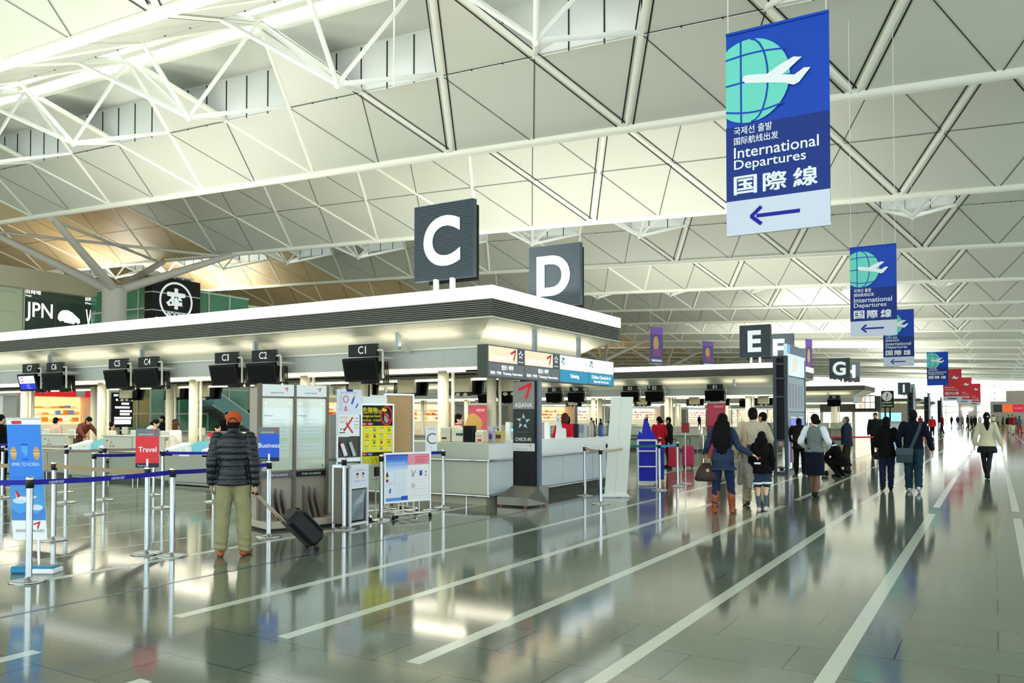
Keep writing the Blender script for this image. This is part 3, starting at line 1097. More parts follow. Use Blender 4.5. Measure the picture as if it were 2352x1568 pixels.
TANB = mat('belt_tan', '#a08a6a', .7)
ROSE = mat('belt_rose_grey', '#a08d86', .7)
TEALB = mat('belt_teal', '#11766f', .6)
CYAN = mat('belt_blue', '#1f8fd0', .6)
REDB = mat('belt_red', '#d8232c', .6)
PS = {}
for k, x, y, lab in (
        (1, -8.05, 4.38, 'steel queue post nearest the camera at the far left, navy belt on both sides'),
        (2, -8.09, 6.0, 'steel queue post with navy belt left of the man in the orange cap'),
        (3, -8.49, 5.96, 'steel queue post carrying the red travel sign'),
        (4, -10.45, 5.99, 'steel queue post with tan belt behind the blue banner stand'),
        (5, -12.61, 7.88, 'steel queue post where the inner navy belt begins'),
        (6, -14.59, 9.32, 'steel queue post with rose-grey belt, second row behind the inner navy belt'),
        (7, -14.75, 8.68, 'steel queue post with rose-grey belt right of the blue banner'),
        (8, -19.02, 9.99, 'steel queue post at the far left near the woman in black'),
        (9, -16.68, 8.55, 'steel queue post at the left picture edge'),
        (10, -14.61, 10.4, 'steel queue post behind the red travel sign, closest to the desks'),
        (11, -12.47, 9.05, 'steel queue post with inner navy belt right of the red travel sign'),
        (12, -12.54, 10.18, 'steel queue post glimpsed beside the left leg of the man in the orange cap'),
        (13, -16.78, 9.86, 'steel queue post in the back row left of the second rose-grey belt'),
        (14, -8.27, 7.6, 'steel queue post carrying the blue business sign'),
        (15, -7.92, 8.66, 'steel queue post in front of the notice stand and clear bin'),
        (16, -8.09, 9.67, 'steel queue post in front of the yellow poster board'),
        (17, -8.31, 11.61, 'steel queue post ending the navy belt right of the pink poster board'),
        (18, -7.05, 14.68, 'steel queue post with tan belt beside the white side of the counter'),
        (19, -6.18, 13.53, 'steel queue post with tan belt nearest the concourse lines'),
        (20, -7.34, 16.43, 'steel queue post behind the tan belts, close to the white counter'),
        (21, -6.32, 14.92, 'steel queue post in front of the white roll-up banner'),
        (22, -6.21, 16.62, 'steel queue post joining the teal and blue belts'),
        (23, -6.2, 17.75, 'steel queue post at the end of the blue belt'),
        (24, -7.9, 21.2, 'steel queue post behind the woman in the red uniform')):
    PS[k] = post(x, y, lab)
for k, x, y, lab in ((25, -4.9, 26.4, 'steel queue post left of the older person in the navy jacket'), (26, -3.1, 27.2, 'steel queue post right of the older person in the navy jacket'), (27, -3.0, 30.4, 'steel queue post behind the staff member in the dark uniform')):
    PS[k] = post(x, y, lab)
xy = lambda k: (PS[k].location.x, PS[k].location.y)
belt(PS[1], (-11.3, 2.6), NAVY)
belt(PS[2], xy(1), NAVY, mark=(.42, .85))
belt(PS[14], xy(2), NAVY, mark=(.55,))
belt(PS[11], xy(5), NAVY)
belt(PS[17], xy(11), NAVY)
belt(PS[4], (-15.2, 4.4), TANB)
belt(PS[3], xy(4), TANB)
belt(PS[7], xy(9), ROSE)
belt(PS[6], xy(7), ROSE)
belt(PS[10], xy(6), ROSE)
belt(PS[13], xy(8), ROSE)
belt(PS[8], (-20.6, 9.4), NAVY)
belt(PS[19], xy(18), TANB)
belt(PS[21], xy(19), mat('belt_beige', '#c3b49a', .7))
belt(PS[20], xy(22), TEALB)
belt(PS[22], xy(23), CYAN)
belt(PS[26], xy(25), REDB)
belt(PS[27], (-.9 - 2.0, 36.0), REDB)
belt(PS[24], (-9.6, 21.6), TEALB)


def post_sign(k, col, word, label, lab2):
    x, y = xy(k)
    t = thing('post_sign', (x, y, 1.0), label, 'sign', rz=radians(33), group='sign holders on the queue posts')
    F = Frame((-.135, -.012, .0), (1, 0, 0))
    mb = MB()
    mb.slab(F, 0, 0, .27, .45, .012, PAPER)
    mb.rect(F, 0, .36, .27, .45, SGREY, .001)
    mb.text(F, 'ASIANA AIRLINES', .03, .375, PAPER, h=.018, w=.17, d=.002)
    check_mark(mb, F, .225, .415, .045, RED, .002)
    mb.rect(F, 0, .05, .27, .36, col, .001)
    mb.text(F, word, .135, .18, PAPER, h=.06, d=.002, bold=.014, al='c')
    mb.rect(F, 0, .0, .27, .05, mat('sign_foot', '#1c2740', .5), .001)
    mb.text(F, 'Check-in', .02, .015, PAPER, h=.018, d=.002)
    mb.build('sign_sheet', t)
    mb = MB()
    mb.tube((0, 0, -.02), (0, 0, .1), .018, STEEL, 10)
    mb.box((-.06, -.008, .0), (.06, .014, .02), BLACK)
    mb.build('clip', t)


post_sign(3, mat('travel_red', '#e0363c', .5), 'Travel', 'red travel sign in a holder on a queue post', '')
post_sign(14, mat('business_blue', '#2b5fd9', .5), 'Business', 'blue business sign in a holder beside the orange cap man', '')

# hanging blue banner stand, far left
t = thing('banner_stand', (-8.45, 4.66, 0), 'tall blue airline banner on a pole stand at the far left', 'banner')
BSKY = mat('banner_sky', '#4f9fe8', .5)
ang = atan2(.25, .97)
u = V((cos(radians(33)), sin(radians(33)), 0))
mb = MB()
R = Matrix.Rotation(radians(30), 4, 'Z')
mb.box((-.22, -.07, 0), (.22, .09, .07), mat('base_blue', '#1f7fae', .35), R, bev=.015)
mb.box((-.02, -.09, .0), (.24, .1, .05), PAPER, R, bev=.01)
mb.build('base', t)
mb = MB()
mb.tube((0, .04, .05), (-.05, .02, 1.6), .014, STEEL, 10)
mb.build('pole', t)
mb = MB()
Fb = Frame((-.17, -.13, .335), u, V((-.075, -.03, 1)))
Wd, Hh = .34, 1.24
mb.slab(Fb, 0, 0, Wd, Hh, .006, PAPER)
mb.rect(Fb, 0, .2, Wd, Hh - .06, BSKY, .001)
mb.rect(Fb, 0, .62, Wd, Hh - .06, mat('banner_deep', '#2f7fe0', .5), .0015)
mb.pol(Fb, [(.0, .2), (.0, .32), (.08, .27), (.17, .3), (.26, .26), (Wd, .34), (Wd, .2)], mat('banner_sea', '#3f86d6', .5), .002)
mb.disc(Fb, .09, .4, .07, .03, mat('cloud', '#cfe4f8', .6), .002, seg=14)
mb.disc(Fb, .26, .33, .06, .03, mat('cloud', '#cfe4f8', .6), .0025, seg=14)
mb.pol(Fb, [(.06, .43), (.14, .405), (.25, .43), (.27, .445), (.14, .44), (.1, .445), (.07, .5), (.05, .5)], PAPER, .003)
mb.pol(Fb, [(.05, .5), (.07, .5), (.1, .445), (.07, .43)], RED, .0035)
for cx in (.055, .285):
    mb.disc(Fb, cx, .885, .034, .068, mat('seal_gold', '#c2924a', .45), .003, seg=20)
    mb.rect(Fb, cx - .03, .88, cx + .03, .886, PAPER, .004)
    mb.text(Fb, 'WORLD', cx, .91, PAPER, h=.014, w=.045, d=.004, al='c')
    mb.text(Fb, 'AIRLINE', cx, .855, PAPER, h=.014, w=.045, d=.004, al='c')
mb.pol(Fb, [(.13, .96), (.2, .96), (.2, .89), (.18, .85), (.14, .9)], BSKY, .003)
mb.rect(Fb, .13, .965, .2, .985, BLUE, .003)
mb.rect(Fb, .14, .815, .2, .83, BLUE, .003)
mb.text(Fb, 'SPIRE TO KOREA', .03, .755, mat('pale_blue', '#cfe6fb', .5), h=.035, w=.28, d=.003)
mb.text(Fb, 'ASIANA', .03, .08, SGREY, h=.03, d=.003)
mb.text(Fb, 'AIRLINES', .16, .08, SGREY, h=.028, d=.003)
check_mark(mb, Fb, .25, .15, .07, RED, .003)
mb.rect(Fb, .05, Hh - .055, .15, Hh - .02, RED, .002)
mb.slab(Fb, -.01, Hh - .01, Wd + .01, Hh + .012, .02, LGREY)
mb.build('banner_sheet', t)

# ---------------------------------------------------------------- notice boards by the queue
UB = V((.32, .95, 0)).normalized()
NB = V((UB.y, -UB.x, 0))
RZB = atan2(UB.y, UB.x)           # board frames run along local x
STONE = mat('panel_taupe', '#a79d92', .45)
STONED = mat('frame_taupe', '#6f665c', .4)
ALU = mat('alu_frame', '#dfe4ea', .3, .3)


def board_frame(mb, x0, x1, z0, z1, w, d, m):
    mb.box((x0, -d, z0), (x0 + w, .012, z1), m); mb.box((x1 - w, -d, z0), (x1, .012, z1), m)
    mb.box((x0 + w, -d, z0), (x1 - w, .012, z0 + w), m); mb.box((x0 + w, -d, z1 - w), (x1 - w, .012, z1), m)


def fr(x=0, z=0, y=0):
    """sheet frame on a board whose face looks along local -y"""
    return Frame((x, y, z), (1, 0, 0))


t = thing('double_notice_board', (-8.94, 8.01, 0), 'tall taupe double notice board with two white glazed posters', 'notice board', rz=RZB)
mb = MB()
mb.box((0, 0, .1), (1.06, .3, 2.0), STONE)
mb.box((1.06, .02, .1), (1.08, .3, 1.98), STONED)
mb.build('body', t)
mb = MB()
mb.box((-.02, -.34, .03), (1.24, .32, .13), mat('base_taupe', '#b5ab9e', .4), bev=.012)
mb.box((.02, -.3, 0), (1.2, .3, .03), BLK)
mb.build('base', t)
mb = MB()
for x in (-.01, .51, 1.03):
    mb.box((x, -.05, .1), (x + .045, .02, 2.06), STONED)
mb.build('frame', t)
for i, x in enumerate((.035, .555)):
    mb = MB()
    w = .475
    mb.box((x, -.055, 1.88), (x + w, .0, 2.05), PAPER)
    mb.text(fr(x, 1.88, -.056), 'ASIANA AIRLINES', .12, .04, SGREY, h=.022, w=.2, d=.001)
    check_mark(mb, fr(x, 1.88, -.056), .36, .1, .055, RED, .001)
    mb.build('header', t)
    mb = MB()
    F = fr(x + .005, .82, -.03)
    mb.slab(F, 0, 0, w - .01, 1.03, .02, mat('board_cream', '#e4e3d3', .4))
    mb.rect(F, .02, .18, w - .06, .9, PAPER, .002)
    mb.rect(F, .02, .78, .09, .79, BLUE, .003); mb.rect(F, .09, .775, .16, .787, RED, .003)
    lc = mat('print_faint', '#c7ccd0', .6); lg = mat('print_green', '#dbe8cd', .6)
    for k in range(9):
        z = .72 - k * .055
        if k == 5: mb.rect(F, .06, z - .03, w - .08, z + .02, lg, .003); continue
        mb.rect(F, .05 + (.08 if k < 2 else 0), z, w - .09 - .04 * (k % 2), z + .006, lc, .003)
    for a, b in ((.05, .05), (w - .06, .05), (.05, .96), (w - .06, .96)):
        mb.disc(F, a, b, .014, .014, STEEL, .012, seg=12)
    mb.build('poster', t)
    mb = MB()
    mb.face([F.p(.0, 0, .02), F.p(w - .01, 0, .02), F.p(w - .01, 1.03, .02), F.p(0, 1.03, .02)], GLASS)
    mb.build('glass', t)
    mb = MB()
    F = fr(x, .72, -.05)
    mb.slab(F, 0, 0, w, .075, .04, mat('plate_slate', '#5d6066', .4) if i == 0 else BLK)
    mb.text(F, 'STAR ALLIANCE', w / 2, .022, PAPER, h=.03, d=.002, al='c', bold=.004)
    mb.build('name_plate', t)
    for k in range(3):
        mb = MB()
        xx = x + .12 + .09 * k
        mb.raw([(xx, 0, .13), (xx + .03, 0, .13), (xx + .03, 0, .58 - .02 * k), (xx, 0, .58 - .02 * k), (xx, -.26, .13), (xx + .03, -.26, .13)],
               [(0, 1, 2, 3), (0, 4, 5, 1), (1, 5, 2), (0, 3, 4), (3, 2, 5, 4)], STONED, False)
        mb.build('fin', t)

t = thing('notice_stand', (-8.52, 9.18, 0), 'narrow steel notice stand with two white papers and a dark showcase', 'notice stand', rz=RZB)
mb = MB()
mb.box((-.03, .0, 0), (.0, .3, 1.62), ALU); mb.box((.36, 0, 0), (.38, .3, 1.6), KICK)
mb.box((0, .02, 0), (.36, .3, .96), STONED)
mb.box((-.03, -.02, .9), (.38, .3, .97), ALU, bev=.008)
mb.build('cabinet', t)
mb = MB()
mb.box((0, 0, .97), (.35, .28, 1.28), mat('showcase_dark', '#15171a', .25))
mb.tube((.05, -.02, 1.18), (.12, -.02, 1.0), .03, PAPER, 10); mb.tube((.19, -.02, 1.2), (.27, -.02, .99), .028, mat('spray_grey', '#b9c4c4', .4), 10)
mb.pol(fr(0, .97, -.022), [(.01, .2), (.05, .24), (.12, .12), (.08, .06)], RED, .004)
mb.build('showcase', t)
mb = MB()
F = fr(-.01, 1.29, -.012)
mb.slab(F, 0, 0, .37, .33, .01, PAPER)
mb.text(F, 'STOP', .03, .26, mat('stop_red', '#e07a70', .5), h=.04, d=.001); mb.text(F, 'PACK IT', .03, .2, mat('stop_red', '#e07a70', .5), h=.04, d=.001)
mb.line(F, (.1, .08), (.25, .29), .026, RED, .002); mb.line(F, (.14, .2), (.25, .05), .026, RED, .003)
for a, b in ((.05, .11), (.1, .11)): mb.disc(F, a, b, .013, .013, BLK, .002, seg=10)
mb.rect(F, .02, .05, .12, .065, mat('dark_green', '#174a3a', .5), .002)
for k in range(4): mb.rect(F, .28, .12 + .05 * k, .35, .128 + .05 * k, SGREY, .002)
mb.build('paper_notice', t)
mb = MB()
F = fr(-.03, 1.62, -.012)
mb.slab(F, 0, 0, .42, .385, .01, mat('paper_lilac', '#dde3f6', .6))
mb.rect(F, .16, .35, .27, .385, NAVY, .002)
mb.text(F, '機内持込のご案内', .06, .32, SGREY, h=.022, w=.28, d=.001)
mb.ring(F, .15, .235, .045, .055, .012, RED, .002)
mb.pol(F, [(.12, .06), (.18, .06), (.15, .14)], RED, .002); mb.pol(F, [(.138, .072), (.162, .072), (.15, .108)], PAPER, .003)
mb.line(F, (.25, .16), (.29, .26), .03, BLUE, .002); mb.line(F, (.29, .265), (.3, .29), .03, mat('cap_orange', '#e8a11f', .5), .002)
mb.line(F, (.32, .1), (.36, .17), .02, BLUE, .002)
for k in range(9): mb.rect(F, .03, .07 + .026 * k, .1, .074 + .026 * k, SGREY, .0015)
mb.build('paper_notice', t)

t = thing('clear_bin', (-7.86, 8.72, 0), 'waist-high framed bin with a clear front and a white notice on top', 'bin', rz=radians(93))
mb = MB()
w = .42
for x in (0, w - .03):
    mb.box((x, 0, 0), (x + .03, .03, .88), ALU); mb.box((x, .3, 0), (x + .03, .33, .88), ALU)
mb.box((.03, 0, .04), (w - .03, .02, .075), ALU); mb.box((.03, 0, .56), (w - .03, .02, .62), ALU); mb.box((0, 0, .86), (w, .33, .9), ALU)
mb.box((0, .03, .08), (.02, .3, .86), STONED); mb.box((w - .02, .03, .08), (w, .3, .86), STONED); mb.box((.02, .3, .08), (w - .02, .32, .86), STONED); mb.box((.0, .02, .06), (w, .32, .08), STONED)
mb.build('frame', t)
mb = MB()
F = fr(.02, .62, -.006)
mb.slab(F, 0, 0, w - .04, .24, .006, mat('paper_lilac', '#dde3f6', .6))
for cx in (.13, .26):
    mb.disc(F, cx, .12, .027, .04, mat('face_tan', '#dcb98c', .6), .001, seg=16)
    mb.disc(F, cx, .135, .029, .03, BLK, .002, seg=16, a0=0, a1=pi)
mb.text(F, 'ごみの持込みは', .06, .19, SGREY, h=.022, w=.26, d=.001); mb.text(F, 'ご遠慮ください', .06, .035, SGREY, h=.022, w=.26, d=.001)
mb.build('paper_notice', t)
mb = MB()
mb.raw([(.05, .05, .1), (w - .05, .05, .1), (w - .05, .27, .1), (.05, .27, .1), (.04, .03, .54), (w - .04, .03, .54), (w - .04, .28, .54), (.04, .28, .54), (.1, .04, .3), (.3, .02, .36)],
       [(0, 1, 9, 8), (8, 9, 5, 4), (0, 8, 4), (1, 5, 9), (1, 2, 6, 5), (0, 4, 7, 3), (3, 7, 6, 2)], mat('bag_film', '#7f8b94', .2, noise=.35, scale=7), False)
mb.build('bag', t)

t = thing('poster_board', (-8.41, 9.55, 0), 'yellow and black warning poster board on a wheeled stand', 'poster board', rz=RZB)
w = .6
mb = MB()
board_frame(mb, 0, w, .82, 1.79, .025, .02, ALU)
mb.box((.0, .0, .84), (w, .02, 1.78), BLK)
mb.box((-.03, .02, 1.78), (.5, .05, 1.9), PAPER, bev=.01); mb.box((.2, .02, 1.9), (.42, .04, 1.925), PAPER)
mb.build('frame', t)
mb = MB()
F = fr(.025, .845, -.006)
W2, H2 = w - .05, .92
mb.rect(F, 0, 0, W2, H2, BLK, .001)
mb.rect(F, 0, .0, W2, .13, YEL, .002); mb.rect(F, 0, .19, W2, .6, YEL, .002)
mb.text(F, '危険物', .01, .79, YEL, h=.1, w=.27, d=.002, bold=.008)
mb.text(F, 'は', .29, .79, YEL, h=.06, d=.002, bold=.02)
mb.text(F, 'Dangerous Goods', .01, .725, YEL, h=.05, w=.33, d=.002, bold=.01)
mb.text(F, '危险品  위험물', .01, .67, YEL, h=.035, w=.33, d=.002)
mb.ring(F, .44, .76, .115, .155, .03, RED, .004); mb.line(F, (.36, .86), (.52, .66), .03, RED, .004)
mb.disc(F, .44, .72, .045, .075, mat('canister_grey', '#9aa3a3', .5), .003, seg=16); mb.line(F, (.36, .86), (.44, .84), .04, YEL, .005)
mb.rect(F, 0, .61, .09, .65, RED, .002); mb.rect(F, .1, .61, .19, .65, RED, .002)
mb.text(F, '禁止', .015, .617, PAPER, h=.026, d=.003); mb.text(F, 'NO', .12, .617, PAPER, h=.026, d=.003)
mb.rect(F, 0, .14, .09, .18, RED, .002); mb.rect(F, .1, .14, .19, .18, BLUE, .002); mb.text(F, '預', .03, .147, PAPER, h=.026, d=.003); mb.text(F, '持込', .12, .147, PAPER, h=.026, d=.003)
cs = ['#b9bfc4', '#c9cfd8', '#7d8fb0', '#d4d8c8', '#2f8f4f', '#a3222a', '#c9863f', '#4a4f55']
rnd = random.Random(4)
for r_ in range(4):
    for c_ in range(4):
        x = .03 + c_ * .135 + rnd.random() * .02; z = .23 + r_ * .095
        mb.rect(F, x, z + .05, x + .08, z + .056, BLK, .003)
        mb.disc(F, x + .045, z + .015, .018 + rnd.random() * .015, .025, mat('item_%d' % ((r_ * 3 + c_) % 8), cs[(r_ * 3 + c_) % 8], .5), .004, seg=10)
for k in range(5): mb.line(F, (.06 + .07 * k, .02), (.03 + .07 * k, .11), .008, mat('item_%d' % (k + 2), cs[k + 2], .5), .004)
mb.build('poster', t)
mb = MB()
F = fr(.25, .66, -.006)
mb.slab(F, 0, 0, .32, .14, .01, BLK)
for k in range(4): mb.rect(F, .02, .02 + .03 * k, .3, .03 + .03 * k, SGREY, .001)
mb.box((.2, -.01, .6), (.6, .02, .63), ALU)
mb.build('lower_notice', t)
mb = MB()
for x in (.06, .3, .54): mb.tube((x, .03, .05), (x, .03, 1.8), .015, CREAM, 8)
for x in (.06, .54):
    mb.tube((x, -.22, .07), (x, .28, .07), .018, STEEL, 8)
mb.tube((.06, .03, .12), (.54, .03, .12), .014, STEEL, 8)
mb.build('stand', t)
for x in (.06, .54):
    for y in (-.2, .26):
        mb = MB(); mb.tube((x - .015, y, .03), (x + .015, y, .03), .03, BLK, 12); mb.tube((x, y, .03), (x, y, .07), .012, BLK, 6); mb.build('caster', t)

t = thing('cork_board', (-8.62, 10.36, 0), 'bare tan cork board with a white frame behind the yellow poster', 'notice board', rz=RZB)
mb = MB(); board_frame(mb, 0, .58, .75, 1.97, .03, .03, ALU); mb.build('frame', t)
mb = MB(); mb.box((.03, -.005, .78), (.55, .012, 1.94), mat('cork', '#c4a074', .8, noise=.12, scale=60)); mb.build('cork', t)
mb = MB()
for x in (.1, .48): mb.tube((x, .03, .08), (x, .03, 1.9), .016, CREAM, 8); mb.tube((x, -.26, .08), (x, .28, .08), .016, STEEL, 8)
mb.build('stand', t)
for x in (.1, .48):
    for y in (-.24, .26):
        mb = MB(); mb.tube((x - .015, y, .03), (x + .015, y, .03), .03, BLK, 12); mb.tube((x, y, .03), (x, y, .08), .012, BLK, 6); mb.build('caster', t)
t = thing('letter_notice', (-8.28, 11.05, 0), 'small white notice with a large letter C beside the cork board', 'notice', rz=radians(60))
F = fr(0, 1.0, 0)
mb = MB(); mb.slab(F, 0, 0, .21, .42, .012, PAPER); mb.text(F, 'C', .105, .12, SGREY, h=.19, d=.002, al='c'); mb.text(F, 'CHECK', .105, .37, RED, h=.025, d=.002, al='c'); mb.text(F, 'IN', .105, .05, mat('stop_red', '#e07a70', .5), h=.025, d=.002, al='c'); mb.build('sheet', t)
mb = MB(); mb.tube((.1, .02, .02), (.1, .02, 1.05), .014, STEEL, 8); mb.lathe([(0, 0), (.15, 0), (.15, .012), (.02, .03)], STEEL, (.1, .02, 0), 20); mb.build('stand', t)

t = thing('poster_board', (-8.08, 9.72, 0), 'low white-framed board with one blue and one pink poster', 'poster board', rz=RZB)
w, z0, z1 = .87, .25, 1.03
mb = MB(); mb.box((0, .0, z0), (w, .03, z1), ALU, bev=.012); board_frame(mb, 0, w, z0, z1, .028, .012, ALU); mb.build('frame', t)
F = fr(.03, z0 + .03, -.002)
PW, PH = (w - .06) / 2, z1 - z0 - .06
mb = MB()
mb.rect(F, 0, 0, PW, PH, mat('poster_ice', '#e3ecf8', .5), .001)
for k, c_ in enumerate(('#3d7fe8', '#5f97ee', '#8db6f3', '#b8d2f7')): mb.rect(F, 0, PH - .09 - .045 * k, PW, PH - .045 * k - (0 if k == 0 else .045), mat('poster_b%d' % k, c_, .5), .0015 + k * .0001)
mb.rect(F, 0, PH - .03, PW, PH, mat('poster_b4', '#4a50c0', .5), .0025)
mb.text(F, '国際線 液体物の持込', .02, PH - .075, mat('poster_violet', '#8a4fb0', .5), h=.035, w=.33, d=.003, bold=.01)
mb.text(F, 'Liquids, Aerosols and Gels', .02, PH - .14, PAPER, h=.022, w=.34, d=.003)
mb.rect(F, 0, 0, PW, .05, mat('poster_b1', '#5f97ee', .5), .002); mb.rect(F, PW - .12, .01, PW, .07, BLUE, .0025)
for k in range(12): mb.rect(F, .2 + .02 * (k % 3), .12 + .036 * k, PW - .03, .124 + .036 * k, mat('print_faint', '#c7ccd0', .6), .002)
mb.rect(F, .02, .27, .17, .48, mat('poster_b3', '#b8d2f7', .5), .002); mb.rect(F, .03, .28, .16, .47, mat('poster_ice', '#e3ecf8', .5), .0025)
mb.pol(F, [(.005, .3), (.05, .3), (.05, .4), (.035, .45), (.02, .45), (.005, .4)], mat('bottle_maroon', '#7a1520', .5), .003); mb.rect(F, .006, .335, .049, .38, mat('label_cream', '#ead9b0', .5), .0035)
mb.pol(F, [(.06, .12), (.09, .13), (.1, .2), (.07, .19)], BLUE, .003)
mb.build('blue_poster', t)
mb = MB()
G = fr(.03 + PW, z0 + .03, -.002)
mb.rect(G, 0, 0, PW, PH, mat('poster_white', '#eeeef2', .5), .001)
mb.rect(G, 0, PH - .17, PW, PH, mat('poster_pink', '#ee8fa6', .5), .0015); mb.ring(G, .07, PH - .085, .045, .06, .008, mat('poster_rose', '#f6c6cf', .5), .003)
for k in range(4): mb.rect(G, .14, PH - .05 - .03 * k, PW - .03 - .05 * (k % 2), PH - .038 - .03 * k, mat('poster_rose2', '#d9566f', .5), .003)
for k in range(9): mb.rect(G, .05 + .03 * (k % 2), .06 + .05 * k, PW - .06, .064 + .05 * k, mat('print_rose', '#e2c3c8', .6), .002)
mb.pol(G, [(.22, .37), (.27, .38), (.27, .46), (.22, .45)], BLUE, .003); mb.line(G, (.07, .36), (.15, .46), .012, mat('poster_rose2', '#d9566f', .5), .003); mb.line(G, (.07, .46), (.12, .36), .012, mat('poster_b0', '#3d7fe8', .5), .003)
for z in (.43, .38): mb.disc(G, .34, z, .014, .016, SGREY, .003, seg=10)
mb.disc(G, .1, .22, .035, .04, mat('poster_grey', '#c6c2cf', .5), .003, seg=14)
mb.build('pink_poster', t)
mb = MB()
for x in (.3, .38, .58): mb.tube((x, .05, .08), (x, .05, .9), .013, CREAM, 8)
for y in (-.12, .3): mb.tube((.1, y, .08), (.78, y, .08), .016, STEEL, 8)
mb.tube((.34, -.12, .08), (.34, .3, .08), .016, STEEL, 8); mb.tube((.58, -.12, .08), (.58, .3, .08), .016, STEEL, 8)
mb.build('stand', t)
for x in (.1, .78):
    for y in (-.12, .3):
        mb = MB(); mb.tube((x - .015, y, .03), (x + .015, y, .03), .03, BLK, 12); mb.tube((x, y, .03), (x, y, .08), .012, BLK, 6); mb.build('caster', t)

# ---------------------------------------------------------------- black sign pillar
t = thing('sign_pillar', (-7.42, 12.5, 0), 'black freestanding sign pillar with a red mark and star emblem before the counter', 'sign')
mb = MB()
mb.box((0, 0, .22), (.47, .1, 2.22), BLACK)
mb.box((.47, .02, .22), (.52, .12, 2.22), mat('edge_blue_grey', '#42566a', .35))
mb.build('column', t)
F = fr(0, 0, 0)
mb = MB()
mb.rect(F, .0, 1.72, .44, 2.21, mat('sign_taupe', '#85837a', .45), .003)
check_mark(mb, F, .26, 2.04, .27, RED, .004)
mb.text(F, 'ASIANA', .035, 1.75, PAPER, h=.085, w=.36, d=.004, bold=.004)
mb.build('airline_panel', t)
mb = MB()
mb.rect(F, .01, 1.13, .435, 1.705, mat('panel_green_black', '#12231f', .4), .003)
star_logo(mb, F, .21, 1.5, .15, mat('star_silver', '#a8bdbd', .4), .005)
mb.text(F, 'STAR ALLIANCE', .21, 1.3, mat('star_dim', '#4e5e5c', .5), h=.03, w=.27, d=.004, al='c')
mb.text(F, 'CHECK-IN', .05, 1.155, PAPER, h=.06, w=.32, d=.004)
mb.build('star_panel', t)
mb = MB()
mb.rect(F, .005, .975, .445, 1.115, mat('plate_silver', '#c9cac6', .4), .003)
mb.text(F, 'ASIANA AIRLINES', .05, 1.0, SGREY, h=.022, w=.26, d=.004); check_mark(mb, F, .36, 1.07, .04, RED, .004)
mb.build('name_plate', t)
mb = MB()
GM = mat('wedge_metal', '#7d7b70', .25, .6)
mb.raw([(-.2, -.22, .03), (.42, -.22, .03), (.56, .3, .03), (-.1, .3, .03), (-.2, -.22, .17), (.42, -.22, .17), (.52, .0, .36), (.0, .0, .36), (.56, .3, .36), (-.05, .3, .36)],
       [(0, 1, 5, 4), (4, 5, 6, 7), (1, 2, 8, 6, 5), (0, 4, 7, 9, 3), (7, 6, 8, 9), (2, 3, 9, 8), (3, 2, 1, 0)], GM, False)
for p in ((-.14, -.18), (.36, -.18), (.5, .25), (-.06, .25)): mb.tube((p[0], p[1], 0), (p[0], p[1], .035), .025, mat('foot_red', '#a3332c', .5), 10)
mb.build('base', t)

# white roll-up seen from behind, blue hand-luggage gauge with its cut-out figure
t = thing('roll_up_banner', (-6.5, 14.75, 0), 'plain white roll-up banner seen from the back beside the counter', 'banner', rz=radians(30))
mb = MB()
F = Frame((-.14, .0, .06), (1, 0, 0), (.07, 0, 1))
mb.slab(F, 0, 0, .44, 1.92, .006, mat('banner_back', '#e3e8e0', .55))
mb.rect(F, .2, 0, .207, 1.92, LGREY, .001)
mb.build('sheet', t)
mb = MB(); mb.box((-.2, -.07, 0), (.34, .07, .06), PAPER, bev=.015); mb.tube((.1, .03, .05), (.2, .03, 1.95), .012, STEEL, 8); mb.build('base', t)
BLU = mat('gauge_blue', '#1b22b8', .5)
t = thing('luggage_gauge', (-7.15, 17.75, 0), 'white tubular luggage gauge frame with blue panels and a blue figure on top', 'luggage gauge', rz=radians(25))
mb = MB()
for x in (0, .42):
    for y in (0, .3): mb.tube((x, y, 0), (x, y, 1.04), .018, PAPER, 8)
for z in (.06, .42, .78, 1.03):
    for y in (0, .3): mb.tube((0, y, z), (.42, y, z), .018, PAPER, 8)
    for x in (0, .42): mb.tube((x, 0, z), (x, .3, z), .018, PAPER, 8)
mb.build('frame', t)
mb = MB(); mb.box((.02, .14, .08), (.42, .17, 1.0), BLU); mb.box((.44, .3, .1), (.62, .33, .9), BLU); mb.build('panel', t)
mb = MB()
F = fr(-.02, 1.05, .15)
pts = [(0, 0), (.44, 0), (.42, .12), (.33, .2), (.28, .38), (.2, .5), (.17, .48), (.14, .3), (.06, .2)]
q = [F.p(x, z, d) for d in (-.02, 0) for x, z in pts]
n_ = len(pts)
mb.raw(q, [tuple(range(n_))[::-1], tuple(range(n_, 2 * n_))] + [(i, (i + 1) % n_, n_ + (i + 1) % n_, n_ + i) for i in range(n_)], BLU, False)
mb.pol(F, [(.05, .2), (.13, .3), (.12, .14)], LGREY, .001)
mb.disc(F, .21, .52, .03, .03, mat('face_tan', '#dcb98c', .6), .001, seg=12)
mb.build('cut_out_figure', t)

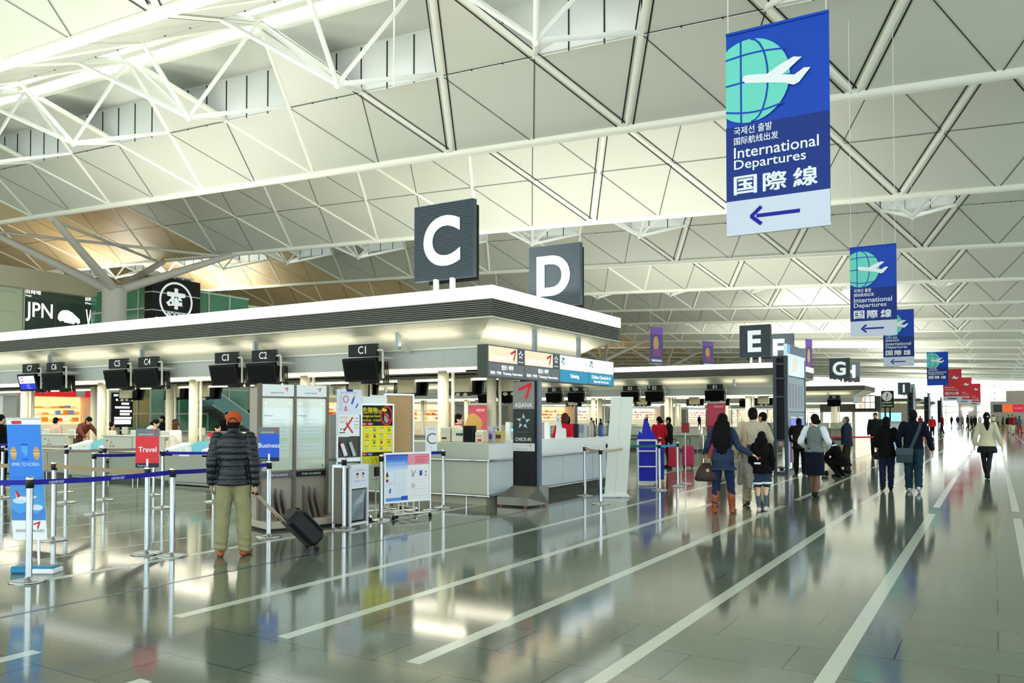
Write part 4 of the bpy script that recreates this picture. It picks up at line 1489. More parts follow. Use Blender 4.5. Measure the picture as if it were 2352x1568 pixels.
# tall flight information board
def info_board(x, y, ln, label, detailed):
    t = thing('flight_board', (x, y, 0), label, 'information board', group='tall information boards along the hall')
    DK = mat('frame_slate', '#39444c', .4); SL = mat('board_slate', '#8296a4', .45) if detailed else DK
    mb = MB()
    for xx in (-.36, -.06):
        mb.box((xx, 0, 0), (xx + .09, .1, 3.24), DK); mb.box((xx, ln - .1, 0), (xx + .09, ln, 3.24), DK)
    mb.box((-.3, .05, .0), (-.03, ln - .05, .06), DK)
    for z in (.9, 2.1, 2.6, 3.0, 3.2): mb.box((-.36, .02, z), (0, .08, z + .05), DK)
    mb.build('frame', t)
    mb = MB(); mb.box((-.3, .1, .95), (-.04, ln - .1, 3.2), BLACK); mb.build('core', t)
    F = Frame((.01, .0, .0), (0, 1, 0))
    mb = MB()
    mb.slab(F, .1, 2.72, ln, 3.58, .1, mat('board_pale', '#c8dbe6', .4, emit=.25) if detailed else DK)
    mb.rect(F, .1, 3.32, ln, 3.58, mat('board_top', '#5f7482', .45), .003)
    if detailed:
        for k in range(5): mb.rect(F, .5, 3.35 + .045 * k, ln - .2, 3.365 + .045 * k, BLACK, .004)
        mb.rect(F, .15, 3.34, .4, 3.56, mat('board_sky', '#4fa3dc', .4, emit=.3), .004)
        mb.pol(F, [(.6, 2.8), (1.3, 2.9), (1.6, 3.2), (.9, 3.26)], mat('board_map', '#d9cdbb', .4, emit=.2), .004)
    mb.build('map_panel', t)
    mb = MB()
    mb.slab(F, .1, 1.72, ln, 2.68, .08, SL)
    for k in range(5):
        a = .3 + k * (ln - .5) / 5
        mb.rect(F, a, 1.82, a + (ln - .5) / 5 * .55, 2.5, mat('slot_dark', '#2e3c48', .4), .003)
    mb.build('timetable_panel', t)
    mb = MB()
    mb.slab(F, .1, .9, ln, 1.7, .08, mat('board_slate_low', '#6d8190', .45) if detailed else DK)
    if detailed:
        for a in (.45, .45 + (ln - .4) / 2):
            mb.rect(F, a, 1.05, a + (ln - .4) / 2 - .35, 1.5, mat('screen_violet', '#3a3fc0', .4, emit=.6), .003)
            mb.rect(F, a, 1.53, a + (ln - .4) / 2 - .35, 1.58, PAPER, .003)
    mb.build('screen_panel', t)
    if detailed:
        mb = MB(); mb.slab(F, .1, .2, .35, .88, .05, mat('leaflet_blue', '#6f8ff0', .4, emit=.2)); mb.slab(F, .6, .3, 1.1, .85, .05, mat('leaflet_pink', '#d9b3b8', .5)); mb.build('leaflet_panel', t)


info_board(-4.87, 22.8, 2.5, 'tall slate flight information board left of the woman in the grey vest', True)
for y, l in ((62.6, 'nearest dark information board beyond the bag-carrying man'), (78, 'middle dark information board down the hall'), (97, 'farthest dark information board down the hall')):
    info_board(-4.87, y, 2.2, l, False)

# ---------------------------------------------------------------- hanging banners
def zroof(x, y):
    f = (y / Q) % 1.0
    return zp(x) + RISE * (1 - abs(2 * f - 1)) + (.0 if int(y // Q) % 2 == 0 else 0)


def banner(x, y, z0, w, h, kind, label, rzd=0, arrow=True):
    t = thing('hanging_banner', (x, y, z0), label, 'banner', rz=radians(rzd), group='banners hanging over the concourse')
    ocean = mat('banner_blue', '#0a44b6', .55, bump=.25, bscale=2.2, scale=3); deep = mat('banner_navy', '#072e82', .55)
    redc = mat('banner_red', '#d6303a', .55); aqua = mat('globe_aqua', '#6fd6c4', .55)
    k = h / 2.5
    F = Frame((-w / 2, 0, 0), (1, 0, 0))
    mb = MB()
    base = ocean if kind == 'blue' else redc if kind == 'red' else mat('banner_purple', '#4a4080', .55)
    # gently waved cloth
    n = 12
    for i in range(n):
        x0, x1 = i * w / n, (i + 1) * w / n
        f = lambda q: .018 * sin(q / w * 9) * 1.0
        mb.raw([F.p(x0, 0, f(x0) - .02), F.p(x1, 0, f(x1) - .02), F.p(x1, h, -.02), F.p(x0, h, -.02)], [(0, 1, 2, 3)], base, True)
    for zz in (0, h - .03): mb.slab(F, 0, zz, w, zz + .03, .03, base if zz else PAPER)
    if kind == 'blue':
        D = .004
        mb.rect(F, 0, .42 * k, w, 1.33 * k, deep, D)
        mb.rect(F, 0, 0, w, .42 * k, mat('banner_white', '#d3daea', .55, bump=.2, bscale=3, scale=3), D)
        # arrow
        if not arrow: deep2 = mb.rect(F, 0, 0, w, .42 * k, base, D * 1.2)
        if arrow: mb.line(F, (.3 * w, .21 * k), (.72 * w, .21 * k), .045 * k, NAVY, D * 2)
        if arrow: mb.line(F, (.245 * w, .205 * k), (.35 * w, .315 * k), .045 * k, NAVY, D * 2.2); mb.line(F, (.245 * w, .215 * k), (.35 * w, .105 * k), .045 * k, NAVY, D * 2.4)
        # globe with meridians, cut by the left edge
        cx, cy, r = .235 * w, 1.86 * k, .4 * w
        pts = [(max(0, cx + r * cos(2 * pi * i / 48)), cy + r * 1.06 * sin(2 * pi * i / 48)) for i in range(48)]
        mb.pol(F, pts, aqua, D)
        g = base
        mb.line(F, (.155 * w, cy - r * 1.04), (.155 * w, cy + r * 1.04), .022 * k, g, D * 1.6)
        for e in (.38,):
            for i in range(12):
                a, b = -pi / 2 + pi * i / 12, -pi / 2 + pi * (i + 1) / 12
                mb.line(F, (cx + r * .42 * cos(a) + .02 * w, cy + r * 1.05 * sin(a)), (cx + r * .42 * cos(b) + .02 * w, cy + r * 1.05 * sin(b)), .022 * k, g, D * 1.7)
        for zz, bow in ((.3, .03), (-.02, .015), (-.34, -.05)):
            ww = cx + r * sqrt(max(0, 1 - (zz / .5 * .8) ** 2)) * 1.0
            for i in range(8):
                q0, q1 = ww * i / 8, ww * (i + 1) / 8
                fz = lambda q: cy + zz * k + bow * k * sin(pi * q / ww)
                mb.line(F, (q0, fz(q0)), (q1, fz(q1)), .022 * k, g, D * 1.8)
        plane_m = PAPER
        ax, ay, s_ = .17 * w, 1.88 * k, w
        mb.pol(F, [(ax, ay), (ax + .01 * w, ay + .035 * w), (ax + .05 * w, ay + .045 * w), (ax + .24 * w, ay + .015 * w), (ax + .51 * w, ay - .05 * w), (ax + .52 * w, ay - .135 * w), (ax + .3 * w, ay - .085 * w), (ax + .03 * w, ay - .035 * w)], plane_m, D * 2.4)
        mb.pol(F, [(ax + .22 * w, ay + .0 * w), (ax + .36 * w, ay + .075 * w), (ax + .5 * w, ay + .13 * w), (ax + .58 * w, ay + .11 * w), (ax + .43 * w, ay + .0 * w), (ax + .36 * w, ay - .04 * w)], plane_m, D * 2.6)
        mb.pol(F, [(ax + .42 * w, ay - .115 * w), (ax + .51 * w, ay - .05 * w), (ax + .6 * w, ay - .0 * w), (ax + .66 * w, ay - .01 * w), (ax + .55 * w, ay - .135 * w), (ax + .5 * w, ay - .15 * w)], plane_m, D * 2.8)
        L_ = .08 * w
        mb.text(F, '국제선 출발', L_, 1.22 * k, PAPER, h=.1 * k, w=.38 * w, d=D * 2, bold=.008)
        mb.text(F, '国际航线出发', L_, 1.1 * k, PAPER, h=.095 * k, w=.44 * w, d=D * 2, bold=.008)
        mb.text(F, 'International', L_, .935 * k, PAPER, h=.135 * k, w=.82 * w, d=D * 2, bold=.008)
        mb.text(F, 'Departures', L_, .765 * k, PAPER, h=.15 * k, w=.7 * w, d=D * 2, bold=.008)
        for i, ch in enumerate('国際線'):
            for j, (ox, oz) in enumerate(((0, 0), (.009, 0), (.005, .006))):
                mb.text(F, ch, (.075 + .29 * i + ox) * w, (.49 + oz) * k, PAPER, h=.22 * k, w=.225 * w, d=D * 2 + .0005 * j, bold=.008)
    elif kind == 'red':
        D = .004
        mb.pol(F, [(.15 * w, .7 * h), (.3 * w, .73 * h), (.75 * w, .68 * h), (.85 * w, .76 * h), (.7 * w, .74 * h), (.62 * w, .8 * h), (.48 * w, .73 * h)], PAPER, D)
        mb.text(F, 'Domestic', .1 * w, .4 * h, PAPER, h=.05 * h, d=D); mb.text(F, 'Departures', .1 * w, .32 * h, PAPER, h=.05 * h, w=.7 * w, d=D)
        mb.text(F, '国内線', .1 * w, .19 * h, PAPER, h=.09 * h, w=.75 * w, d=D, bold=.01)
        mb.rect(F, 0, 0, w, .14 * h, mat('banner_white', '#d3daea', .55), D); mb.line(F, (.25 * w, .07 * h), (.72 * w, .07 * h), .03 * h, BLK, D * 2)
    else:
        D = .004
        mb.rect(F, 0, .8 * h, w, h, mat('banner_violet', '#6a4aa0', .5), D)
        mb.disc(F, .45 * w, .55 * h, .22 * w, .2 * h, mat('banner_gold', '#b58a5a', .5), D, seg=16)
        mb.rect(F, .2 * w, .2 * h, .8 * w, .4 * h, mat('banner_plum', '#7a3f78', .5), D * 1.5)
        mb.rect(F, .1 * w, .06 * h, .9 * w, .12 * h, mat('banner_white', '#d3daea', .55), D)
    mb.build('cloth', t)
    mb = MB()
    for sx in (-1, 1): mb.tube((sx * (w / 2 - .03), 0, h), (sx * (w / 2 - .03), 0, zroof(x, y) - z0), .006, WHITE, 6)
    mb.build('wire', t)


banner(-2.23, 10.0, 3.83, 1.22, 2.55, 'blue', 'nearest and largest blue banner, international departures with a globe')
banner(-2.86, 24.4, 3.82, 1.19, 2.52, 'blue', 'second blue departures banner, below and right of the largest one')
banner(-3.5, 38.2, 3.72, 1.2, 2.42, 'blue', 'third blue departures banner, partly behind the second')
banner(-3.2, 60.0, 3.6, 1.25, 2.2, 'blue', 'fourth blue departures banner, next to the red banners', 0, False)
banner(-2.75, 70.0, 2.75, 1.25, 2.4, 'red', 'nearest red domestic departures banner, beside the fourth blue one')
banner(-2.45, 87, 2.8, 1.25, 2.4, 'red', 'middle red domestic departures banner')
banner(-1.95, 104, 2.8, 1.25, 2.4, 'red', 'farthest red domestic departures banner')
banner(-29, 77, 6.8, 1.9, 3.7, 'ad', 'purple advertising banner with figures hanging over the second island', 70)
banner(-29, 94, 7.4, 2.0, 3.0, 'ad', 'smaller plum advertising banner between the D and E signs', 70)
banner(-12, 64, 4.5, .9, 2.9, 'ad', 'narrow advertising banner beside the tall flight board', 70)
# ---------------------------------------------------------------- far side: shops, upper storey, far furniture
XS = -60.0
mb = MB()
mb.box((XS - .4, YN, 0), (XS, 120, 12.0), MINT)
for z in (5.6, 7.3, 9.0, 10.4):
    mb.box((XS, YN, z), (XS + .012, 31.5, z + .03), GREY)
mb.box((XS, YN, 10.7), (XS + .9, 37, 12.1), WALLC)
structure(mb, 'wall_left')
mb = MB()
mb.box((XS, 37.0, 0), (-52.6, 46.0, 11.3), GREEN)
for z in (1.7, 3.6, 5.6, 7.6, 9.4, 11.1):
    mb.box((XS, 36.95, z), (-52.55, 37.0, z + .12), LGREY); mb.box((-52.6, 37.0, z), (-52.54, 46, z + .12), LGREY)
for y in (37.0, 38.2, 39.4, 40.6, 42, 44): mb.box((-52.6, y, 0), (-52.53, y + .12, 11.3), LGREY)
for x in (-58, -56, -54): mb.box((x, 36.94, 0), (x + .12, 37.0, 11.3), LGREY)
structure(mb, 'wall_green_glass')

t = thing('car_advert', (XS + .02, 31.97, 7.5), 'wide dark lit advert reading JPN and WORLD with a white car shape', 'advert')
F = Frame((.06, 0, 0), (0, 1, 0))
mb = MB()
mb.slab(F, 0, 0, 8.4, 3.4, .06, mat('advert_green_grey', '#5a6a5e', .4))
mb.rect(F, .1, .1, 2.25, 2.6, mat('advert_panel', '#4a5a50', .4), .004); mb.rect(F, 2.35, .1, 4.45, 2.6, mat('advert_panel', '#4a5a50', .4), .004); mb.rect(F, 4.55, .1, 8.3, 2.6, mat('advert_panel', '#4a5a50', .4), .004)
LW = mat('advert_white', '#ffffff', .5, emit=1.1)
mb.text(F, 'JPN', .15, .95, LW, h=1.4, w=1.95, d=.01, bold=.01)
mb.text(F, 'WO', 4.65, .9, LW, h=1.4, w=1.35, d=.01, bold=.01)
mb.text(F, 'D', 7.5, .9, LW, h=1.4, w=.6, d=.01, bold=.01)
mb.text(F, '出発地', .12, 2.95, LW, h=.3, w=1.1, d=.01, bold=.01); mb.text(F, 'Origin', .12, 2.7, LW, h=.16, d=.01)
mb.text(F, '目的地', 4.6, 2.95, LW, h=.3, w=.8, d=.01, bold=.01); mb.text(F, 'Destination', 4.6, 2.7, LW, h=.14, w=1.5, d=.01)
mb.pol(F, [(x_ * .8 + .28, z_ + .4) for x_, z_ in [(2.75, .95), (2.8, 1.25), (2.95, 1.45), (3.2, 1.6), (3.7, 1.65), (4.15, 1.5), (4.6, 1.2), (4.85, 1.05), (4.9, .8), (4.7, .68), (4.6, .78), (4.4, .78), (4.3, .66), (3.4, .72), (3.3, .82), (3.1, .82), (3.0, .75)]], LW, .01)
mb.build('lit_face', t)
mb = MB()
for y in (0, 8.34): mb.box((0, y, 0), (.12, y + .06, 3.4), CREAM)
mb.box((0, 0, 3.36), (.12, 8.4, 3.44), CREAM)
mb.build('frame', t)

t = thing('books_sign', (-52.3, 36.6, 7.9), 'black cube sign with a white ring, character and the word BOOKS', 'sign')
mb = MB()
mb.box((-.4, 0, 0), (.45, 4.1, 3.8), BLK)
F = Frame((.451, .0, .0), (0, 1, 0))
for z in (1.3, 2.6): mb.rect(F, 0, z, 4.1, z + .08, LGREY, .002); mb.rect(Frame((-.4, -.001, 0), (1, 0, 0)), 0, z, .85, z + .08, LGREY, .002)
mb.ring(F, 2.0, 2.15, 1.42, 1.42, .16, LETTER, .006)
mb.text(F, '本', 2.0, 1.55, LETTER, h=1.55, w=1.75, d=.008, al='c', bold=.06)
mb.text(F, 'BOOKS', 2.0, .98, LETTER, h=.34, w=1.5, d=.008, al='c', bold=.03)
mb.disc(F, .42, .55, .3, .3, LETTER, .005, seg=20); mb.text(F, '4F', .42, .42, BLK, h=.26, d=.01, al='c')
mb.build('sign_box', t)
mb = MB()
for k in range(5): mb.box((-.3, .4 + .75 * k, 3.8), (.3, .5 + .75 * k, 4.0), WHITE)
mb.box((-.35, .3, 3.95), (.35, 3.6, 4.05), WHITE)
mb.build('top_rail', t)

shops = [  # y0, length, lit wall colour, emission, fascia, what
    (22.5, 8.2, '#dfe3dc', .25, '#c9cdc4', 'plain pale shopfront at the far left edge'),
    (31.2, 5.1, '#ffcf82', 1.0, '#d8262e', 'warmly lit food shop with a red fascia behind the C7 desk'),
    (48.0, 9.5, '#b9ab97', .12, '#9a948a', 'closed grey-brown shopfront right of the escalator'),
    (59.0, 11.0, '#ffdca0', .5, '#d9d2bd', 'cream shopfront hidden mostly by the notice boards'),
    (71.0, 12.0, '#ffc9a0', .9, '#f6e9d6', 'peach-lit shop seen between the cork board and the column'),
    (83.5, 13.0, '#aca79b', .1, '#8f8b82', 'grey shopfront behind the clerk in the yellow vest'),
    (97.0, 20.0, '#ffc79a', .95, '#f3e3c8', 'peach-lit shop behind the clerk in red'),
    (118.0, 12.0, '#ffffff', 1.0, '#e9e6da', 'white-lit shopfront right of the clerk in red'),
    (131.0, 26.0, '#fff3e0', 1.0, '#e9e6da', 'white-lit shopfront behind the blue luggage gauge'),
    (158.0, 14.0, '#c5b99f', .15, '#a59c8b', 'brown shopfront behind the small red sign'),
    (173.0, 34.0, '#ffffff', 1.0, '#dcdccf', 'white-lit shopfront behind the couple in black'),
    (208.0, 50.0, '#fff1dc', .8, '#dcdccf', 'last cream-lit shopfront before the end wall')]
rnd = random.Random(11)
goods = [mat('goods_%d' % i, c, .5, emit=.25) for i, c in enumerate(('#f08a3c', '#ffffff', '#e0563c', '#f6c26a', '#fff0c8', '#d98a5a', '#6fa0d0', '#f7e7b0'))]
for i, (y0, ln, c, em, fc, lab) in enumerate(shops):
    t = thing('shop_front', (-58, y0, 0), lab, 'shop', group='shopfronts along the far side')
    mb = MB(); mb.box((-1.9, 0, 0), (-1.7, ln, 3.6), mat('shop_wall_%d' % i, c, .5, emit=em)); mb.build('lit_wall', t)
    mb = MB(); mb.box((-1.9, 0, 3.0), (.1, ln, 3.5), mat('shop_fascia_%d' % i, fc, .5, emit=.4 if i == 1 else .1))
    if i == 1:
        mb.rect(Frame((.101, 0, 3.0), (0, 1, 0)), 3.55, .0, 4.2, .5, PAPER, .002)
    mb.build('fascia', t)
    for yy in (0, ln):
        mb = MB(); mb.box((-1.8, yy - .15, 0), (.05, yy + .15, 3.0), LGREY); mb.build('pier', t)
    if em > .4:
        for z in (1.15, 1.65, 2.15):
            mb = MB(); mb.box((-1.7, .4, z), (-1.35, ln - .4, z + .04), goods[3])
            k = .5
            while k < ln - .7:
                w = .15 + rnd.random() * .5
                mb.box((-1.65, k, z + .04), (-1.4, k + w, z + .12 + rnd.random() * .28), rnd.choice(goods)); k += w + .06
            s_ = mb.build('goods_shelf', t); s_['kind'] = 'stuff'
        mb = MB(); mb.box((-.9, .6, 0), (-.4, ln - .6, 1.0), goods[4]); mb.build('shop_counter', t)
# departures board, poster strip, escalator
t = thing('departure_screen', (-50, 32.45, 0), 'tall black departures screen with white lines of text', 'screen')
mb = MB(); mb.box((-.15, 0, .85), (0, 1.5, 3.15), BLACK, bev=.02); mb.box((-.1, .6, 0), (-.05, .9, .85), BLACK)
F = Frame((.001, 0, .85), (0, 1, 0))
rows = [(.1, 1.4, 2.05), (.25, 1.45, 1.75), (.65, 1.2, 1.5), (.2, 1.25, 1.25), (.55, 1.4, 1.0), (.55, 1.25, .8), (.15, 1.4, .55), (.15, 1.35, .2)]
for a, b, z in rows:
    mb.rect(F, a, z, b, z + (.3 if z < .5 else .13), LW, .003)
mb.rect(F, .3, 2.05, .45, 2.12, mat('led_green', '#35d06a', .5, emit=.8), .005)
mb.build('screen', t)
t = thing('escalator', (-52, 40.3, 0), 'escalator with teal glass sides and white handrails rising to the left', 'escalator')
TG = mat('teal_glass_panel', '#5f9aa0', .15)
for k, x in enumerate((0.6, 2.2)):
    mb = MB()
    mb.raw([(x, 0, 3.6), (x, 0, 2.4), (x, 4.6, -.2), (x, 4.6, 1.0), (x + .06, 0, 3.6), (x + .06, 0, 2.4), (x + .06, 4.6, -.2), (x + .06, 4.6, 1.0)], [(0, 1, 2, 3), (7, 6, 5, 4), (0, 3, 7, 4), (1, 5, 6, 2)], TG, False)
    mb.build('side_panel', t)
    mb = MB()
    mb.tube((x, 0, 3.65), (x, 4.6, 1.05), .07, WHITE, 8); mb.tube((x, 0, 2.9), (x, 4.6, .3), .05, WHITE, 8); mb.tube((x, 0, 2.4), (x, 4.6, -.1), .06, WHITE, 8)
    mb.build('handrail', t)
mb = MB()
for k in range(11):
    mb.box((.66, .42 * k, 2.3 - .235 * k - .25), (2.2, .42 * k + .42, 2.3 - .235 * k), KICK)
mb.build('steps', t)
t = thing('wall_mural', (-53.2, 46.2, 0), 'grey wall block with food pictures along its top and a dark doorway', 'wall block')
mb = MB(); mb.box((-2, -.02, 0), (0, 1.2, 4.2), mat('block_grey', '#a6a49c', .5)); F = Frame((.001, 0, 0), (0, 1, 0))
mb.rect(F, .2, .0, .9, 2.1, BLK, .004)
mb.build('wall_slab', t)

# ---- furniture far down the hall
t = thing('information_sign', (-8.4, 81, 0), 'black sign with a white question mark disc above an information desk', 'sign')
mb = MB(); mb.box((-.52, 0, 2.35), (.52, .25, 3.9), BLK)
F = fr(-.52, 2.35, -.001)
mb.disc(F, .5, 1.03, .43, .43, PAPER, .004, seg=28); mb.text(F, '?', .5, .75, BLK, h=.56, d=.008, al='c')
mb.text(F, '総合案内所', .5, .38, PAPER, h=.17, w=.8, d=.005, al='c', bold=.01); mb.text(F, 'Information', .5, .12, PAPER, h=.18, w=.9, d=.005, al='c', bold=.01)
mb.build('panel', t)
for x in (-.2, .2):
    mb = MB(); mb.tube((x, .12, 0), (x, .12, 2.35), .07, BLK, 10); mb.build('leg', t)
t = thing('information_desk', (-8.8, 79.2, 0), 'white service desk under the question mark sign', 'desk')
mb = MB(); mb.box((-2.6, 0, 0), (1.6, .8, 1.0), COUNTERW); mb.build('body', t)
mb = MB(); mb.box((-2.7, -.1, 1.0), (1.7, .9, 1.06), LGREY); mb.build('top', t)
t = thing('screen_wall', (-8.2, 82.5, 0), 'taupe screen wall with a blue-lit picture behind the information desk', 'screen wall')
mb = MB(); mb.box((-1.6, 0, 0), (1.9, .2, 2.75), mat('screen_taupe', '#b5aa98', .5)); mb.build('panel', t)
mb = MB(); mb.rect(fr(-.9, 1.1, -.004), 0, 0, 1.7, .8, mat('picture_sky', '#8fd2f0', .5, emit=.8)); mb.build('picture', t)
t = thing('poster_portal', (-9.2, 66, 0), 'charcoal wall panel with a bright poster grid right of the G counters', 'display wall')
mb = MB(); mb.box((-2.4, 0, 1.9), (1.9, .25, 3.1), mat('portal_charcoal', '#55564c', .5)); mb.build('header', t)
for x in (-2.3, .0, 1.8):
    mb = MB(); mb.box((x - .1, 0, 0), (x + .1, .25, 1.9), LGREY); mb.build('leg', t)
mb = MB(); F = fr(.1, 2.1, -.1); mb.slab(F, 0, 0, 1.45, 1.05, .1, BLK)
for a in range(4):
    for b in range(2):
        mb.rect(F, .06 + .345 * a, .06 + .48 * b, .37 + .345 * a, .5 + .48 * b, mat('poster_cell_%d' % (a % 3), ('#fff4dc', '#f3c9b8', '#f4f6ee')[a % 3], .5, emit=.6), .003)
mb.build('poster_grid', t)
mb = MB(); mb.box((-2.2, .3, 0), (1.7, .4, 1.9), mat('portal_lit', '#fff6dc', .5, emit=.7)); mb.build('lit_wall', t)
t = thing('security_booth', (-.6, 150, 0), 'grey-beige booth with dark, orange and red signs at the right edge', 'booth')
BEI = mat('booth_beige', '#b3aa9b', .5)
mb = MB(); mb.box((0, 0, 1.0), (8, 6, 3.9), BEI); mb.box((2.2, 1, 3.9), (8, 6, 5.6), BEI); mb.box((0, 0, 0), (8, 5, 1.0), mat('booth_low', '#a99c76', .5)); mb.build('body', t)
mb = MB(); F = fr(.4, 2.2, -.02)
mb.rect(F, 0, 0, 1.2, 1.2, mat('sign_dark', '#3b4044', .5)); mb.rect(F, 1.25, 0, 2.6, 1.2, mat('sign_orange', '#ee6a2c', .5, emit=.3)); mb.rect(F, 2.65, 0, 4.1, 1.2, mat('sign_red', '#d4213c', .5, emit=.3))
mb.text(F, 'TO GATES', 2.8, .5, PAPER, h=.25, w=1.1, d=.01)
mb.build('sign_band', t)
t = thing('end_kiosk', (-5.0, 195, 0), 'grey kiosk block with a white canopy light in front of the end wall', 'kiosk')
mb = MB(); mb.box((-1.6, 0, 0), (1.8, 3, 4.4), mat('kiosk_grey', '#b7b0a6', .5)); mb.build('body', t)
mb = MB(); mb.box((-1.0, -.5, 2.9), (1.0, 0, 3.15), LIT); mb.box((-.9, -.02, 0), (.2, 0.05, 2.8), mat('door_white', '#f4f6f6', .5, emit=.6)); mb.build('canopy_light', t)
t = thing('hanging_rail', (-17.1, 21.0, 12.62), 'thin white rod and rail hanging from the nearest skylight', 'rail')
mb = MB(); mb.tube((0, 0, 0), (.02, 0, 3.4), .03, WHITE, 8); mb.build('rod', t)
mb = MB(); mb.tube((0, 0, 0), (.05, 2.6, 1.32), .04, WHITE, 8); mb.build('rail', t)
# ---------------------------------------------------------------- people
SKIN = mat('skin', '#c99a78', .5, noise=.06, scale=30)
SKINP = mat('skin_pale', '#e0b795', .5)
DARKEYE = mat('eye_dark', '#1a1412', .4)
LIPS = mat('lips', '#a8605a', .5)
HAIRB = mat('hair_black', '#0b0908', .6, spec=.1, bump=.35, bscale=60, scale=30)
HAIRN = mat('hair_brown', '#4a3020', .6, spec=.15, bump=.35, bscale=60, scale=30)


def cloth(name, c, rough=.85, bs=26, bp=.25):
    return mat('cloth_' + name, c, rough, spec=.12, bump=bp, bscale=bs, scale=8, noise=.07)


def remesh(mb, name, vox, parent, mats, sm=3, push=None, regions=None):
    me = bpy.data.meshes.new('t')
    me.from_pydata(mb.v, [], mb.f)
    o = bpy.data.objects.new('t', me)
    COL.objects.link(o)
    r = o.modifiers.new('r', 'REMESH')
    r.mode = 'VOXEL'
    r.voxel_size = vox
    s_ = o.modifiers.new('s', 'SMOOTH')
    s_.factor = .5
    s_.iterations = sm
    dg = bpy.context.evaluated_depsgraph_get()
    dg.update()
    nm = bpy.data.meshes.new_from_object(o.evaluated_get(dg))
    bpy.data.objects.remove(o)
    bpy.data.meshes.remove(me)
    nm.materials.clear()
    for m in mats:
        nm.materials.append(m)
    if push:
        for v in nm.vertices:
            v.co += v.normal * push(v.co)
    nm.polygons.foreach_set('use_smooth', [True] * len(nm.polygons))
    if regions:
        for p in nm.polygons:
            p.material_index = regions(p.center)
    nm.name = name
    ob = bpy.data.objects.new(name, nm)
    COL.objects.link(ob)
    ob.parent = parent
    return ob


def capsule(mb, a, b, r0, r1, seg=10, m=None):
    a = V(a); b = V(b)
    d = b - a
    L_ = d.length
    if L_ < 1e-5:
        d = V((0, 0, 1)); L_ = 1e-5
    d = d / L_
    t = V((0, 0, 1)) if abs(d.z) < .9 else V((1, 0, 0))
    u = d.cross(t).normalized(); w = d.cross(u)
    rows = []
    for k in range(4):
        t_ = pi / 2 * (1 - k / 3); rows.append((-r0 * sin(t_), r0 * cos(t_)))
    for k in range(4):
        t_ = pi / 2 * k / 3; rows.append((L_ + r1 * sin(t_), r1 * cos(t_)))
    vs_ = [a + d * z + (u * cos(2 * pi * i / seg) + w * sin(2 * pi * i / seg)) * max(r, .0004) for z, r in rows for i in range(seg)]
    n = len(rows)
    fs = [(j * seg + i, j * seg + (i + 1) % seg, (j + 1) * seg + (i + 1) % seg, (j + 1) * seg + i) for j in range(n - 1) for i in range(seg)]
    fs += [tuple(range(seg))[::-1], tuple(range((n - 1) * seg, n * seg))]
    mb.raw(vs_, fs, m or SKIN)


def loft(mb, rings, seg=18, m=None):
    vs_ = []
    for c, rx, ry, R in rings:
        for i in range(seg):
            p = V((rx * cos(2 * pi * i / seg), ry * sin(2 * pi * i / seg), 0))
            vs_.append(V(c) + R @ p)
    n = len(rings)
    fs = [(j * seg + i, j * seg + (i + 1) % seg, (j + 1) * seg + (i + 1) % seg, (j + 1) * seg + i) for j in range(n - 1) for i in range(seg)]
    fs += [tuple(range(seg))[::-1], tuple(range((n - 1) * seg, n * seg))]
    mb.raw(vs_, fs, m or SKIN)


